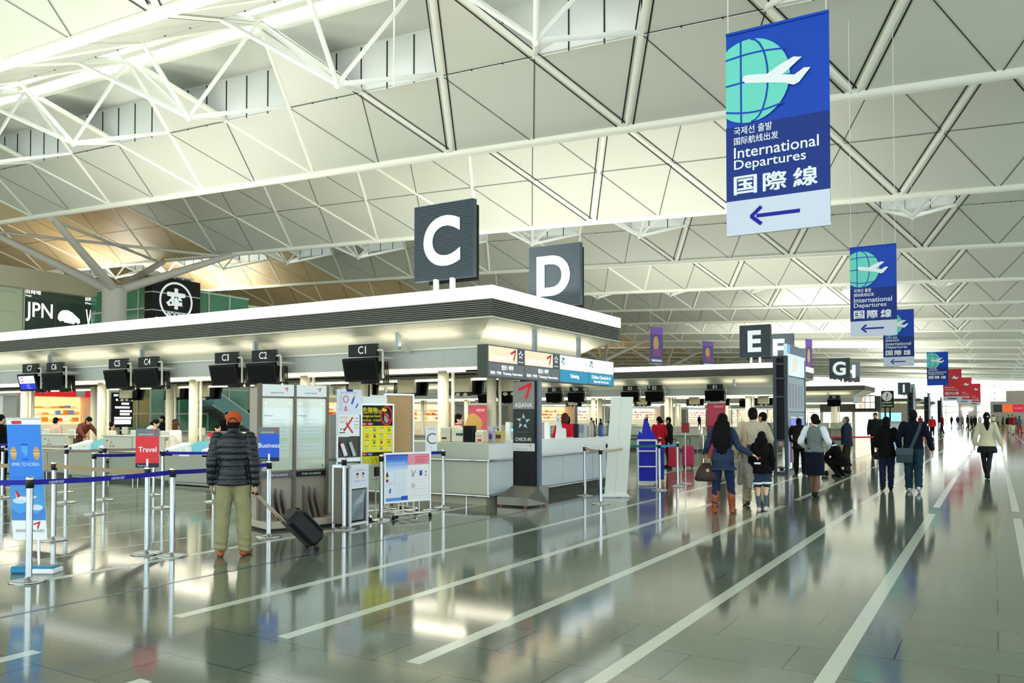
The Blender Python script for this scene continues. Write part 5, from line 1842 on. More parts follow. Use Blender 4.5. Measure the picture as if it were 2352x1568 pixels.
class Fig:
    def __init__(s, label, loc, yaw, H=1.65, fem=False, lean=0, twist=0, root=0, vox=.012, head=(0, 0), fat=1.0, fingers=True, skin=None, **J):
        s.k = H / 1.7
        s.fem = fem; s.lean = radians(lean); s.root = root; s.vox = vox; s.fat = fat; s.fingers = fingers
        s.skin = skin or (SKINP if fem else SKIN)
        s.t = thing('person', (loc[0], loc[1], loc[2] if len(loc) > 2 else 0), label, 'person', rz=radians(yaw))
        sh = .165 if fem else .185
        d = dict(hipL=(-.09, 0, .9), hipR=(.09, 0, .9), kneeL=(-.1, .01, .48), kneeR=(.1, .01, .48), ankL=(-.1, -.02, .08), ankR=(.1, -.02, .08),
                 shL=(-sh, -.01, 1.4), shR=(sh, -.01, 1.4), elL=(-sh - .06, -.03, 1.12), elR=(sh + .06, -.03, 1.12), wrL=(-sh - .07, .03, .87), wrR=(sh + .07, .03, .87),
                 head=(0, .015, 1.585))
        s.J = {}
        for n_, p in d.items():
            p = V(J.get(n_, p))
            if n_[:2] in ('sh', 'el', 'wr', 'he') and n_ not in J:
                p = s.bend(p)
            elif n_[:3] == 'hip':
                p.z += root
            s.J[n_] = p
        s.toeL = radians(J.get('toeL', -6)); s.toeR = radians(J.get('toeR', 6))
        s.hy, s.hp = radians(head[0]), radians(head[1])
        s.HR = Matrix.Rotation(s.hy, 3, 'Z') @ Matrix.Rotation(-s.lean * .5 + s.hp, 3, 'X')
        s.body()

    def bend(s, p):
        """lean the upper body forward about the hips"""
        p = V(p)
        w = min(1, max(0, (p.z - .88) / .22)); a = -s.lean * w
        q = p - V((0, 0, .92))
        q = Matrix.Rotation(a, 3, 'X') @ q
        return q + V((0, 0, .92 + s.root))

    def rings(s, prof, t=0.0):
        out = []
        for z, rx, ry, yo in prof:
            w = min(1, max(0, (z - .88) / .22))
            out.append((s.bend((0, yo, z)), rx * s.fat + t, ry * s.fat + t, Matrix.Rotation(-s.lean * w, 3, 'X')))
        return out

    TM = [(.84, .13, .09, 0), (.93, .16, .115, -.01), (1.02, .15, .105, 0), (1.13, .145, .1, 0), (1.25, .165, .11, 0), (1.35, .18, .105, -.005), (1.42, .12, .08, -.01), (1.46, .06, .06, -.01)]
    TF = [(.82, .13, .095, -.005), (.92, .165, .12, -.012), (1.0, .145, .105, 0), (1.1, .118, .088, 0), (1.22, .14, .105, .01), (1.33, .155, .098, 0), (1.41, .105, .075, -.01), (1.45, .05, .052, -.01)]

    def scale(s, o):
        o.scale = (s.k,) * 3
        return o

    def arm(s, mb, S_, r, frac=1.0):
        a, b, c = s.J['sh' + S_], s.J['el' + S_], s.J['wr' + S_]
        f1 = min(1, frac * 2)
        capsule(mb, a, a.lerp(b, f1), r[0], r[0] + (r[1] - r[0]) * f1)
        if frac > .5:
            f2 = (frac - .5) * 2
            capsule(mb, b, b.lerp(c, f2), r[1], r[1] + (r[2] - r[1]) * f2)

    def leg(s, mb, S_, r, frac=1.0):
        a, b, c = s.J['hip' + S_], s.J['knee' + S_], s.J['ank' + S_]
        f1 = min(1, frac * 2)
        capsule(mb, a, a.lerp(b, f1), r[0], r[0] + (r[1] - r[0]) * f1, 12)
        if frac > .5:
            f2 = (frac - .5) * 2
            mid = b.lerp(c, .35) + V((0, -.012, 0))
            rm = r[1] * .97
            if f2 > .35:
                capsule(mb, b, mid, r[1], rm, 12); g = (f2 - .35) / .65
                capsule(mb, mid, mid.lerp(c, g), rm, rm + (r[2] - rm) * g, 12)
            else:
                capsule(mb, b, b.lerp(c, f2), r[1], r[1], 12)

    def foot(s, mb, S_, r=.036, L_=.15, heel=.05):
        a = s.J['ank' + S_]; t = s.toeL if S_ == 'L' else s.toeR
        t = -t if S_ == 'L' else -t
        f = V((sin(-t), cos(-t), 0))
        drop = a.z - .045
        toe = V((a.x, a.y, 0)) + f * L_ + V((0, 0, max(.034, min(drop, .06) * .5)))
        if a.z > .14:
            toe = V((a.x, a.y, a.z)) + V((f.x * L_ * .75, f.y * L_ * .75, -.11)); toe.z = max(toe.z, .035)
        hl = V((a.x, a.y, max(.04, a.z - .04))) - f * heel
        capsule(mb, a, hl, r, r * 1.0)
        capsule(mb, hl, toe, r * 1.0, r * .85)
        capsule(mb, a, toe, r * .95, r * .7)

    def hand(s, mb, S_):
        w = s.J['wr' + S_]; e = s.J['el' + S_]
        d = (w - e).normalized()
        side = 1 if S_ == 'R' else -1
        fwd = V((0, 1, 0))
        acr = (fwd - d * fwd.dot(d))
        acr = acr.normalized() if acr.length > .2 else V((side, 0, 0))
        nrm = d.cross(acr) * side
        if nrm.x * side > 0: nrm = -nrm
        R = Matrix((acr, nrm, d)).transposed()
        mb.ell(w + d * .055, (.04, .02, .055), SKIN, R, 10, 7)
        if not s.fingers:
            mb.ell(w + d * .11 + nrm * .01, (.035, .018, .04), SKIN, R, 8, 6); return
        for k, l in enumerate((.066, .075, .07, .056)):
            b = w + d * .1 + acr * (.03 - .02 * k)
            m1 = b + d * l * .5 + nrm * .012
            m2 = m1 + d * l * .38 + nrm * l * .42
            capsule(mb, b - d * .02, m1, .0105, .0098, 8); capsule(mb, m1, m2, .0095, .0085, 8)
        b = w + d * .035 + acr * .034
        m1 = b + (d * .6 + acr * .75).normalized() * .036
        capsule(mb, b, m1, .0125, .011, 8); capsule(mb, m1, m1 + (d + nrm * .3).normalized() * .03, .0105, .009, 8)

    def hp_(s, x, y, z):
        return s.J['head'] + s.HR @ V((x, y, z))

    def body(s):
        mb = MB()
        loft(mb, s.rings(s.TF if s.fem else s.TM, -.012))
        for S_ in 'LR':
            s.arm(mb, S_, (.045, .036, .026) if s.fem else (.052, .042, .03))
            s.leg(mb, S_, (.08, .052, .034) if s.fem else (.082, .056, .038))
            s.foot(mb, S_, .03)
            s.hand(mb, S_)
        nb = s.bend((0, -.012, 1.40)); h = s.J['head']
        capsule(mb, nb, s.hp_(0, -.02, -.05), .058 if not s.fem else .05, .052 if not s.fem else .045)
        mb.ell(h + V((0, 0, .01)), (.076, .093, .105), SKIN, s.HR)
        mb.ell(s.hp_(0, .022, -.055), (.058, .062, .062), SKIN, s.HR)
        capsule(mb, s.hp_(0, .088, .012), s.hp_(0, .108, -.022), .009, .014, 8)
        for sx in (-1, 1):
            mb.ell(s.hp_(sx * .078, -.005, -.01), (.012, .022, .032), SKIN, s.HR, 8, 6)
        eyes = [s.hp_(sx * .032, .084, .01) for sx in (-1, 1)]; brow = [s.hp_(sx * .033, .088, .036) for sx in (-1, 1)]
        mouth = s.hp_(0, .086, -.062)

        def reg(c):
            for e in eyes:
                if (c - e).length < .015: return 1
            for e in brow:
                q = c - e
                if abs(q.z) < .006 and q.length < .02: return 1
            q = c - mouth
            if abs(q.z) < .009 and q.length < .024: return 2
            return 0
        o = remesh(mb, 'body', s.vox if s.fingers else max(s.vox, .016), s.t, [s.skin, DARKEYE, LIPS], 2, regions=reg)
        s.scale(o)

    def add(s, mb, name, m, sm=3, vox=None, push=None, label=None):
        o = remesh(mb, name, vox or s.vox * 1.1, s.t, [m], sm, push)
        if label: o['label'] = label
        return s.scale(o)

    def top(s, m, name='jacket', z0=.86, t=.022, sleeve=.97, ar=(.068, .06, .045), flare=0, collar=.03, push=None, hood=False):
        mb = MB()
        prof = s.TF if s.fem else s.TM
        P = [q for q in prof if q[0] > z0 + .02]
        base = prof[1] if z0 < .95 else P[0]
        P = [(z0, base[1] + flare, base[2] + flare, base[3]), (z0 + .03, base[1] + flare * .8, base[2] + flare * .8, base[3])] + [q for q in P if q[0] > z0 + .05]
        loft(mb, s.rings(P, t))
        if sleeve:
            for S_ in 'LR': s.arm(mb, S_, ar, sleeve)
        if collar:
            a = s.bend((0, -.012, 1.42)); b = s.bend((0, -.014, 1.42 + collar + .03))
            capsule(mb, a, b, .075 if not s.fem else .064, .068 if not s.fem else .056)
        if hood:
            mb.ell(s.bend((0, -.1, 1.42)), (.1, .06, .075), m)
        return s.add(mb, name, m, push=push if push or s.vox > .0135 else (lambda c: .004 * sin(c.z * 34 + c.x * 24 + c.y * 15) + .003 * sin(c.z * 19 - c.x * 41)))

    def trousers(s, m, name='trousers', frac=1.0, r=(.105, .075, .058), z1=1.04):
        mb = MB()
        prof = s.TF if s.fem else s.TM
        P = [q for q in prof if q[0] < z1] + [(z1, prof[2][1], prof[2][2], prof[2][3])]
        loft(mb, s.rings(P, .012))
        for S_ in 'LR': s.leg(mb, S_, r, frac)
        return s.add(mb, name, m, push=None if s.vox > .0135 else lambda c: .0035 * sin(c.z * 41 + c.x * 33 + c.y * 20) + .008 * sin(c.z * 85 + c.x * 12) * max(0, min(1, (.34 - c.z) * 4)))

    def skirt(s, m, z0=.5, z1=1.04, flare=.02, name='skirt', wave=0):
        mb = MB()
        ky = (s.J['kneeL'].y + s.J['kneeR'].y) / 2
        P = [(z0, .165 + flare, .125 + flare, ky * .5), (z0 + .1, .17 + flare * .8, .128 + flare * .8, ky * .35), (.86, .175, .13, -.01), (.93, .172, .128, -.012), (z1, .14, .108, 0)]
        P = [q for i, q in enumerate(P) if i == 0 or q[0] > P[0][0] + .05]
        loft(mb, s.rings(P, .01))
        return s.add(mb, name, m, push=(lambda c: wave * sin(atan2(c.y, c.x) * 9) * max(0, min(1, (.95 - c.z) * 4))) if wave else None)

    def shoes(s, m, name='shoe'):
        for S_ in 'LR':
            mb = MB(); s.foot(mb, S_, .043, .165, .055)
            s.add(mb, name, m, sm=2)

    def socks(s, m, frac0=.62, r=(.06, .042), name='sock'):
        for S_ in 'LR':
            mb = MB(); b, c = s.J['knee' + S_], s.J['ank' + S_]
            f = (frac0 - .5) * 2
            capsule(mb, b.lerp(c, f), b.lerp(c, .55) + V((0, -.012, 0)), r[0], r[0]); capsule(mb, b.lerp(c, .55) + V((0, -.012, 0)), c, r[0], r[1])
            s.add(mb, name, m, sm=2)

    def hair(s, m=HAIRB, style='short', name='hair'):
        mb = MB(); h = s.HR
        if style == 'short':
            mb.ell(s.hp_(0, -.012, .025), (.086, .1, .108), m, h)
            mb.ell(s.hp_(0, -.05, -.03), (.076, .055, .075), m, h)
        elif style == 'bald':
            mb.ell(s.hp_(0, -.045, -.02), (.083, .065, .06), m, h); mb.ell(s.hp_(0, -.03, .03), (.08, .085, .092), m, h)
        elif style == 'bob':
            mb.ell(s.hp_(0, -.015, .025), (.092, .106, .112), m, h); mb.ell(s.hp_(0, -.04, -.06), (.092, .075, .11), m, h)
        elif style == 'bun':
            mb.ell(s.hp_(0, -.014, .025), (.088, .103, .11), m, h); mb.ell(s.hp_(0, -.05, -.03), (.075, .055, .07), m, h)
            mb.ell(s.hp_(.02, -.12, -.035), (.05, .045, .05), m, h)
        elif style == 'pony':
            mb.ell(s.hp_(0, -.014, .025), (.088, .103, .11), m, h); mb.ell(s.hp_(0, -.05, -.03), (.075, .055, .07), m, h)
            capsule(mb, s.hp_(0, -.09, -.02), s.hp_(.01, -.125, -.16), .055, .075); capsule(mb, s.hp_(.01, -.125, -.16), s.hp_(.02, -.12, -.33), .075, .03)
        elif style == 'long':
            mb.ell(s.hp_(0, -.018, .022), (.096, .112, .118), m, h); mb.ell(s.hp_(0, -.06, -.1), (.11, .07, .17), m, h)
            for sx, l in ((-.09, .42), (-.045, .52), (0, .55), (.045, .53), (.09, .44)):
                capsule(mb, s.hp_(sx * .9, -.08, -.05), s.bend((sx * 1.35, -.125, 1.585 - l * .6)), .05, .05)
                capsule(mb, s.bend((sx * 1.35, -.125, 1.585 - l * .6)), s.bend((sx * 1.3, -.13, 1.585 - l)), .05, .03)
        o = s.add(mb, name, m, sm=3)
        return o

    def cap(s, m):
        mb = MB(); h = s.HR
        mb.ell(s.hp_(0, -.005, .055), (.093, .11, .085), m, h)
        mb.ell(s.hp_(0, -.02, .02), (.09, .1, .05), m, h)
        mb.raw([s.hp_(x, y, z) for x, y, z in ((-.07, .07, .04), (.07, .07, .04), (.06, .17, .03), (-.06, .17, .03), (-.07, .07, .05), (.07, .07, .05), (.06, .17, .04), (-.06, .17, .04))],
               [(0, 3, 2, 1), (4, 5, 6, 7), (0, 1, 5, 4), (1, 2, 6, 5), (2, 3, 7, 6), (3, 0, 4, 7)], m, False)
        o = s.add(mb, 'cap', m, sm=2, vox=.008)
        b = MB()
        for i in range(10):
            a = -pi + pi * i / 10 * 0 + (pi * (i - 4.5) / 12) - 0
            c = s.hp_(.055 * sin((i - 4.5) / 4.5 * 1.0), -.113 + .018 * abs((i - 4.5) / 4.5), .012 + .035 * (1 - ((i - 4.5) / 4.5) ** 2))
            b.ell(c, (.011, .01, .011), BLK, seg=8, rings=5)
        s.add(b, 'cap_opening', BLK, sm=1, vox=.006)


def walk(fem=False, st=.16, left=True):
    """joints of a mid-stride walk, left or right foot leading"""
    a = 1 if left else -1
    f, b = ('L', 'R') if left else ('R', 'L')
    sx = {'L': -1, 'R': 1}
    d = {}
    d['knee' + f] = (sx[f] * .09, st * .75, .49); d['ank' + f] = (sx[f] * .085, st * .95, .085)
    d['knee' + b] = (sx[b] * .09, .02, .48); d['ank' + b] = (sx[b] * .085, -st * 1.15, .13)
    return d


# --- the man in the orange cap and his suitcase
def quilt(c):
    if c.z < .8: return 0
    return .011 * (abs(sin(c.z * pi / .075)) ** .7 - .6)


man = Fig('person in a black puffer jacket, khaki trousers and orange cap, back turned', (-7.51, 6.37), 42, 1.64, vox=.010, fat=1.0,
          elL=(-.235, -.05, 1.12), wrL=(-.245, .0, .88), elR=(.235, -.06, 1.12), wrR=(.255, -.045, .86), kneeL=(-.12, .01, .48), kneeR=(.12, .02, .48), ankL=(-.135, -.03, .08), ankR=(.135, 0, .08), toeL=-12, toeR=14)
man.top(mat('cloth_puffer', '#10191f', .36, spec=.35, bump=.35, bscale=28, scale=10, noise=.1), z0=.84, t=.034, ar=(.075, .07, .055), sleeve=1.0, collar=.07, flare=.005, push=quilt)
man.trousers(cloth('khaki', '#8f8c68', .85, 9, .6), r=(.115, .088, .076), frac=.97)
man.shoes(mat('shoe_leather', '#8d4426', .35))
man.hair(HAIRB, 'short')
man.cap(cloth('orange', '#b4532f', .8))
HAND = V((-7.51, 6.37, 0)) + Matrix.Rotation(radians(42), 3, 'Z') @ (V((.255, -.04, .75)) * (1.64 / 1.7))
WH = V((-7.02, 7.12, .03))
t = thing('suitcase', tuple(WH), 'black wheeled suitcase tilted behind the man in the orange cap', 'suitcase')
ax = (HAND - WH); LN = ax.length; ax = ax.normalized()
sd = V((0, 0, 1)).cross(ax).normalized(); nn = ax.cross(sd)
if nn.z < 0: nn = -nn
Rm = Matrix((sd, nn, ax)).transposed()
BLKC = mat('suitcase_black', '#0f1418', .45, bump=.15, bscale=200, scale=30)
mb = MB()
mb.box((-.18, -.02, .03), (.18, .2, .5), BLKC, Rm, bev=.045)
mb.box((-.15, .195, .08), (.15, .225, .42), mat('suitcase_pocket', '#141c24', .5), Rm, bev=.02)
mb.build('shell', t)
mb = MB()
for x in (-.09, .0, .09): mb.tube(Rm @ V((x, .228, .1)), Rm @ V((x, .228, .4)), .006, mat('zip_slate', '#2a3a48', .4), 6)
mb.tube(Rm @ V((-.05, .21, .46)), Rm @ V((.05, .21, .46)), .012, BLACK, 8)
mb.build('zip', t)
mb = MB()
for x in (-.07, .07): mb.tube(Rm @ V((x, -.01, .45)), Rm @ V((x, -.01, LN - .02)), .009, mat('rod_tan', '#bfae98', .35, .5), 8)
mb.build('handle_rod', t)
mb = MB(); mb.tube(Rm @ V((-.085, -.01, LN - .01)), Rm @ V((.085, -.01, LN - .01)), .015, BLACK, 10); mb.build('grip', t)
for x in (-.15, .15):
    mb = MB(); c = Rm @ V((x, .0, .0)); c.z = .003
    mb.tube(c - sd * .015, c + sd * .015, .033, BLACK, 14); mb.build('wheel', t)

# --- family group on the right
w2 = Fig('person with long black hair, denim smock and tan boots, back turned', (-3.87, 13.3), 8, 1.63, fem=True, vox=.011, fat=1.1,
         elL=(-.25, -.08, 1.15), wrL=(-.31, .08, 1.02), elR=(.27, .0, 1.13), wrR=(.46, .1, 1.02), kneeL=(-.11, .0, .48), kneeR=(.13, .03, .48), ankL=(-.13, -.05, .08), ankR=(.15, .04, .08))
w2.trousers(cloth('indigo', '#1e2a4c', .85, 20), name='jeans', r=(.105, .07, .05))
w2.top(cloth('smock', '#2c3a52', .85, 14, .4), name='smock', z0=.74, t=.02, flare=.045, ar=(.066, .06, .052), collar=.01)
w2.hair(HAIRB, 'long')
BOOT = mat('boot_tan', '#8f4a26', .4, bump=.2, bscale=20)
for S_ in 'LR':
    mb = MB(); b, c = w2.J['knee' + S_], w2.J['ank' + S_]
    capsule(mb, b.lerp(c, .2), b.lerp(c, .5) + V((0, -.012, 0)), .072, .07); capsule(mb, b.lerp(c, .5) + V((0, -.012, 0)), c, .07, .053); w2.foot(mb, S_, .046, .165, .055)
    w2.add(mb, 'boot', BOOT, sm=2)
t = thing('handbag', (-4.12, 13.22, .0), 'dark brown handbag on the arm of the woman in tan boots', 'handbag', rz=radians(10))
BAG = mat('bag_brown', '#2f2118', .45, bump=.2, bscale=120)
mb = MB()
loft(mb, [((0, 0, .52), .17, .085, Matrix.Identity(3)), ((0, 0, .55), .2, .1, Matrix.Identity(3)), ((0, 0, .68), .16, .09, Matrix.Identity(3)), ((0, 0, .79), .1, .05, Matrix.Identity(3)), ((0, 0, .82), .06, .03, Matrix.Identity(3))], m=BAG)
o = mb.build('bag_body', t)
mb = MB()
for y in (-.03, .03): mb.path([(-.09, y, .78), (-.07, y, .9), (.0, y, .97), (.07, y, .9), (.09, y, .78)], .011, mat('strap_tan', '#8d6a3c', .5))
mb.build('handle', t)
mb = MB(); mb.box((.01, -.115, .68), (.06, -.1, .73), mat('tag_gold', '#c9a061', .4)); mb.build('tag', t)
t = thing('scarf', (-4.1, 13.4, 0), 'cream scarf hanging over the brown handbag', 'scarf')
mb = MB()
for k in range(6):
    a, b = k / 6, (k + 1) / 6
    f = lambda q: V((.08 - .14 * q + .02 * sin(q * 7), .0, 1.02 - .32 * q))
    p, q_ = f(a), f(b); w_ = V((.03, .03, 0))
    mb.raw([p - w_, p + w_, q_ + w_, q_ - w_, p - w_ + V((.01, -.012, 0)), p + w_ + V((.01, -.012, 0)), q_ + w_ + V((.01, -.012, 0)), q_ - w_ + V((.01, -.012, 0))], [(0, 1, 2, 3), (7, 6, 5, 4), (1, 5, 6, 2), (0, 3, 7, 4)], mat('scarf_cream', '#cbbfa6', .85), True)
mb.build('cloth', t)

m2 = Fig('person in a beige shirt and khaki trousers with a black shoulder strap', (-3.69, 14.55), 25, 1.74, vox=.012, fat=1.15, elL=(-.28, -.02, 1.14), wrL=(-.26, .1, .92), elR=(.3, .05, 1.16), wrR=(.27, .22, .98), **walk(st=.14))
m2.trousers(cloth('khaki2', '#a39679', .85, 12, .5), r=(.115, .085, .078), z1=1.02)
m2.top(cloth('beige', '#b9ad98', .85, 12, .5), name='shirt', z0=.99, t=.026, flare=-.005, ar=(.078, .07, .05), collar=.02)
m2.shoes(mat('shoe_dark', '#2a2826', .5))
m2.hair(HAIRB, 'short')
mb = MB(); P_ = [m2.bend(p) for p in ((-.15, .02, 1.46), (-.17, -.1, 1.4), (-.15, -.145, 1.2), (-.17, -.13, 1.02), (-.19, -.05, .93))]
for a, b in zip(P_, P_[1:]): capsule(mb, a, b, .017, .017, 8)
m2.scale(mb.build('bag_strap', m2.t))
mb = MB(); mb.box((-.2, -.05, .8), (-.02, .0, 1.0), BLACK, bev=.02); mb.box((-.12, -.155, 1.0), (.16, -.13, 1.07), mat('waist_navy', '#1f2b38', .6)); m2.scale(mb.build('waist_bag', m2.t))

girl = Fig('child in a black top, fur-edged denim shorts and grey knee socks', (-3.36, 13.82), 5, 1.33, fem=True, vox=.012, elL=(-.22, -.02, 1.13), wrL=(-.26, .06, .9), elR=(.22, -.02, 1.12), wrR=(.2, .08, .9), ankL=(-.06, -.02, .08), ankR=(.07, .05, .1), kneeL=(-.085, .01, .48), kneeR=(.085, .04, .5))
girl.trousers(cloth('denim', '#2d3b4c', .85, 20), name='shorts', frac=.34, r=(.115, .11, .1))
girl.top(cloth('girl_black', '#0c0c0e', .85), name='top', z0=.82, t=.035, flare=.025, ar=(.07, .065, .05), collar=0, hood=True)
for S_ in 'LR':
    mb = MB(); a, b = girl.J['hip' + S_], girl.J['knee' + S_]; c = a.lerp(b, .7)
    mb.lathe([(.1, -.025), (.122, -.02), (.128, 0), (.122, .02), (.1, .025)], PAPER, tuple(c), 16)
    girl.scale(mb.build('fur_cuff', girl.t))
girl.socks(cloth('sock_grey', '#55606a', .85), .6, (.056, .042))
girl.shoes(mat('shoe_pink_white', '#d9c6cf', .5))
girl.hair(HAIRB, 'long')
mb = MB(); mb.box((-.13, -.19, 1.02), (.0, -.17, 1.06), PAPER); girl.scale(mb.build('badge', girl.t)); mb = MB(); mb.box((-.06, -.19, 1.14), (.0, -.175, 1.17), RED); girl.scale(mb.build('hair_tie', girl.t))
t = thing('folded_jacket', (-3.62, 13.75, 0), 'grey-beige jacket carried between the woman in boots and the child', 'jacket')
mb = MB()
for k, (x, y, z, r) in enumerate(((0, 0, .9, .05), (-.06, .03, .72, .07), (.03, .02, .66, .08), (-.08, .05, .55, .06), (.05, 0, .5, .06), (.0, .04, .42, .04), (.1, .02, .62, .05))):
    capsule(mb, (x, y, z + .08), (x * 1.3, y, z - .08), r, r * .8, 10)
remesh(mb, 'cloth', .018, t, [cloth('jacket_grey', '#8d857b', .85, 12, .6)], 2)

# --- the other walkers
vest = Fig('airline worker in a grey vest, white sleeves and navy skirt, walking away', (-3.04, 16.7), 4, 1.63, fem=True, vox=.012, head=(35, 0), elL=(-.27, -.06, 1.14), wrL=(-.22, .14, 1.03), elR=(.27, -.06, 1.14), wrR=(.24, .14, 1.02), kneeL=(-.05, .05, .48), kneeR=(.05, -.01, .48), ankL=(-.035, .1, .1), ankR=(.035, -.08, .1), toeL=0, toeR=4)
vest.top(cloth('blouse_white', '#dfe5ee', .8), name='blouse', z0=1.0, t=.012, ar=(.07, .068, .045), collar=.01)
vest.top(cloth('vest_grey', '#6e7a78', .8), name='vest', z0=.93, t=.026, sleeve=0, flare=.012, collar=0)
vest.skirt(cloth('navy_skirt', '#121827', .8), z0=.46, flare=.01)
vest.socks(mat('stocking', '#7a5a48', .6), .5, (.058, .037), 'stocking')
vest.shoes(BLACK); vest.hair(HAIRB, 'bun')
mb = MB(); mb.lathe([(.05, -.02), (.062, 0), (.05, .025)], RED, tuple(vest.bend((0, -.012, 1.45))), 16); vest.scale(mb.build('neck_scarf', vest.t))

wb = Fig('person in a black top and dark jeans walking away beside the bag-carrying man', (-2.0, 19.02), 8, 1.57, fem=True, vox=.013, elL=(-.24, -.03, 1.13), wrL=(-.2, .1, .95), elR=(.25, -.04, 1.12), wrR=(.3, .0, .9), **walk(st=.1, left=False))
wb.trousers(cloth('dark_jeans', '#182238', .85), r=(.105, .075, .06)); wb.top(cloth('black_top', '#0b0b0d', .85), name='top', z0=.8, t=.03, flare=.03, ar=(.075, .07, .055), sleeve=.72); wb.shoes(BLACK); wb.hair(HAIRB, 'bob')
mb = MB(); loft(mb, [((-.17, -.04, .72), .09, .06, Matrix.Identity(3)), ((-.17, -.04, .8), .12, .075, Matrix.Identity(3)), ((-.17, -.04, .9), .1, .06, Matrix.Identity(3))]); wb.add(mb, 'waist_bag', cloth('bag_dark', '#1a1c22', .7))
mb = None
bm_ = Fig('person in a navy sweater and jeans with a slate bag strapped across the back', (-1.48, 18.98), 6, 1.72, vox=.013, fat=1.06, elL=(-.28, -.03, 1.13), wrL=(-.27, .08, .9), elR=(.29, -.06, 1.13), wrR=(.34, -.02, .89), **walk(st=.12, left=True))
bm_.trousers(cloth('jeans_green', '#223844', .85), name='jeans', r=(.115, .085, .075)); bm_.top(cloth('navy_sweater', '#0e1422', .85), name='sweater', z0=.9, t=.026, ar=(.075, .066, .05)); bm_.shoes(mat('sneaker_white', '#c9ccd0', .5)); bm_.hair(HAIRB, 'short')
t = thing('shoulder_bag', (-1.48, 18.98, 0), 'slate shoulder bag with a wide strap on the man in the navy sweater', 'bag', rz=radians(6))
BS = cloth('bag_slate', '#36454f', .7)
mb = MB(); mb.box((-.33, -.22, .62), (-.02, -.13, .92), BS, bev=.02); mb.box((-.34, -.232, .78), (-.01, -.2, .93), mat('bag_flap', '#3f4f5a', .7), bev=.01); mb.build('bag_body', t)
mb = MB()
P_ = [(-.06, -.17, .9), (.02, -.165, 1.1), (.1, -.155, 1.3), (.14, -.1, 1.46), (.13, .02, 1.49)]
for a, b in zip(P_, P_[1:]):
    a, b = V(a), V(b); w_ = V((.03, 0, -.012))
    mb.raw([a - w_, a + w_, b + w_, b - w_, a - w_ + V((0, .012, 0)), a + w_ + V((0, .012, 0)), b + w_ + V((0, .012, 0)), b - w_ + V((0, .012, 0))], [(0, 1, 2, 3), (7, 6, 5, 4), (0, 3, 7, 4), (1, 5, 6, 2)], BS, False)
mb.build('strap', t)

wj = Fig('person in a cream jacket, checked short skirt and black tights', (-.18, 23.9), -4, 1.68, fem=True, vox=.014, elL=(-.25, -.04, 1.12), wrL=(-.28, .02, .88), elR=(.25, -.04, 1.12), wrR=(.32, .02, .88), kneeL=(-.08, .06, .5), kneeR=(.05, -.02, .48), ankL=(-.03, .12, .09), ankR=(.03, -.14, .14), toeL=0, toeR=0)
wj.top(cloth('cream_jacket', '#cfc9ac', .85, 14, .4), z0=.84, t=.03, flare=.035, ar=(.07, .062, .052)); wj.skirt(cloth('check_skirt', '#25282a', .85, 40, .4), z0=.68, z1=1.0, flare=.05, wave=.012)
wj.socks(mat('tights_black', '#0c0c0e', .6), .5, (.06, .038), 'tights'); mb = MB()
for S_ in 'LR': wj.leg(mb, S_, (.09, .06, .04), .6)
wj.add(mb, 'tights', mat('tights_black', '#0c0c0e', .6)); wj.shoes(BLACK); wj.hair(HAIRB, 'pony')
mb = MB(); mb.ell(wj.hp_(.03, -.118, .02), (.022, .012, .018), PAPER, seg=10, rings=6); wj.scale(mb.build('hair_clip', wj.t))

nv = Fig('older person in a navy jacket standing sideways by the red belts', (-3.62, 24.6), 80, 1.58, vox=.014, fat=1.08, head=(5, -8), wrR=(.2, .1, .88), elR=(.26, -.03, 1.12))
nv.trousers(cloth('trouser_olive', '#2f2a22', .85)); nv.top(cloth('navy_jacket', '#1f2a3c', .85), z0=.8, t=.035, flare=.015); nv.shoes(BLACK); nv.hair(mat('hair_grey', '#4b4440', .6), 'bald')
bk = Fig('person in a dark coat bending over a blue suitcase behind the grey vest', (-4.55, 22.9), 15, 1.62, vox=.014, lean=30, elL=(-.3, .22, 1.08), wrL=(-.2, .42, .95), elR=(.3, .24, 1.06), wrR=(.2, .45, .9))
bk.trousers(cloth('trouser_black', '#121214', .85)); bk.top(cloth('coat_charcoal', '#1d1a17', .85), z0=.74, t=.045, flare=.03); bk.shoes(BLACK); bk.hair(HAIRB, 'short')
t = thing('suitcase', (-4.3, 23.35, 0), 'blue upright suitcase in front of the bending person in a dark coat', 'suitcase', rz=radians(20))
mb = MB(); mb.box((-.17, -.11, .06), (.17, .11, .72), mat('suitcase_blue', '#1d2f78', .45), bev=.03); mb.build('shell', t)
mb = MB(); mb.path([(-.07, 0, .72), (-.07, 0, 1.0), (.07, 0, 1.0), (.07, 0, .72)], .01, STEEL); mb.build('handle', t)
for x in (-.12, .12):
    mb = MB(); mb.tube((x, -.02, .03), (x, .02, .03), .03, BLK, 12); mb.tube((x, 0, .03), (x, 0, .08), .012, BLK, 6); mb.build('wheel', t)
cr = Fig('person in black with a pale collar crouching on the floor', (-3.42, 22.6), 62, 1.62, fem=True, vox=.014, lean=38, root=-.52, kneeL=(-.14, .4, .46), kneeR=(.12, .42, .44), ankL=(-.12, .06, .09), ankR=(.12, .1, .09),
         elL=(-.24, .32, .58), wrL=(-.12, .56, .42), elR=(.24, .34, .56), wrR=(.1, .58, .4), head=(0, -30))
cr.trousers(cloth('trouser_black', '#121214', .85)); cr.top(cloth('coat_black', '#08080a', .85), z0=.84, t=.045, flare=.06, ar=(.08, .07, .055), sleeve=.92); cr.shoes(BLACK); cr.hair(HAIRB, 'bob')
mb = MB(); mb.ell(cr.bend((0, -.07, 1.43)), (.11, .06, .05), PAPER, seg=14, rings=8); cr.scale(mb.build('collar', cr.t))
t = thing('pushchair', (-4.05, 22.75, 0), 'dark folded pushchair in front of the crouching person', 'pushchair', rz=radians(40))
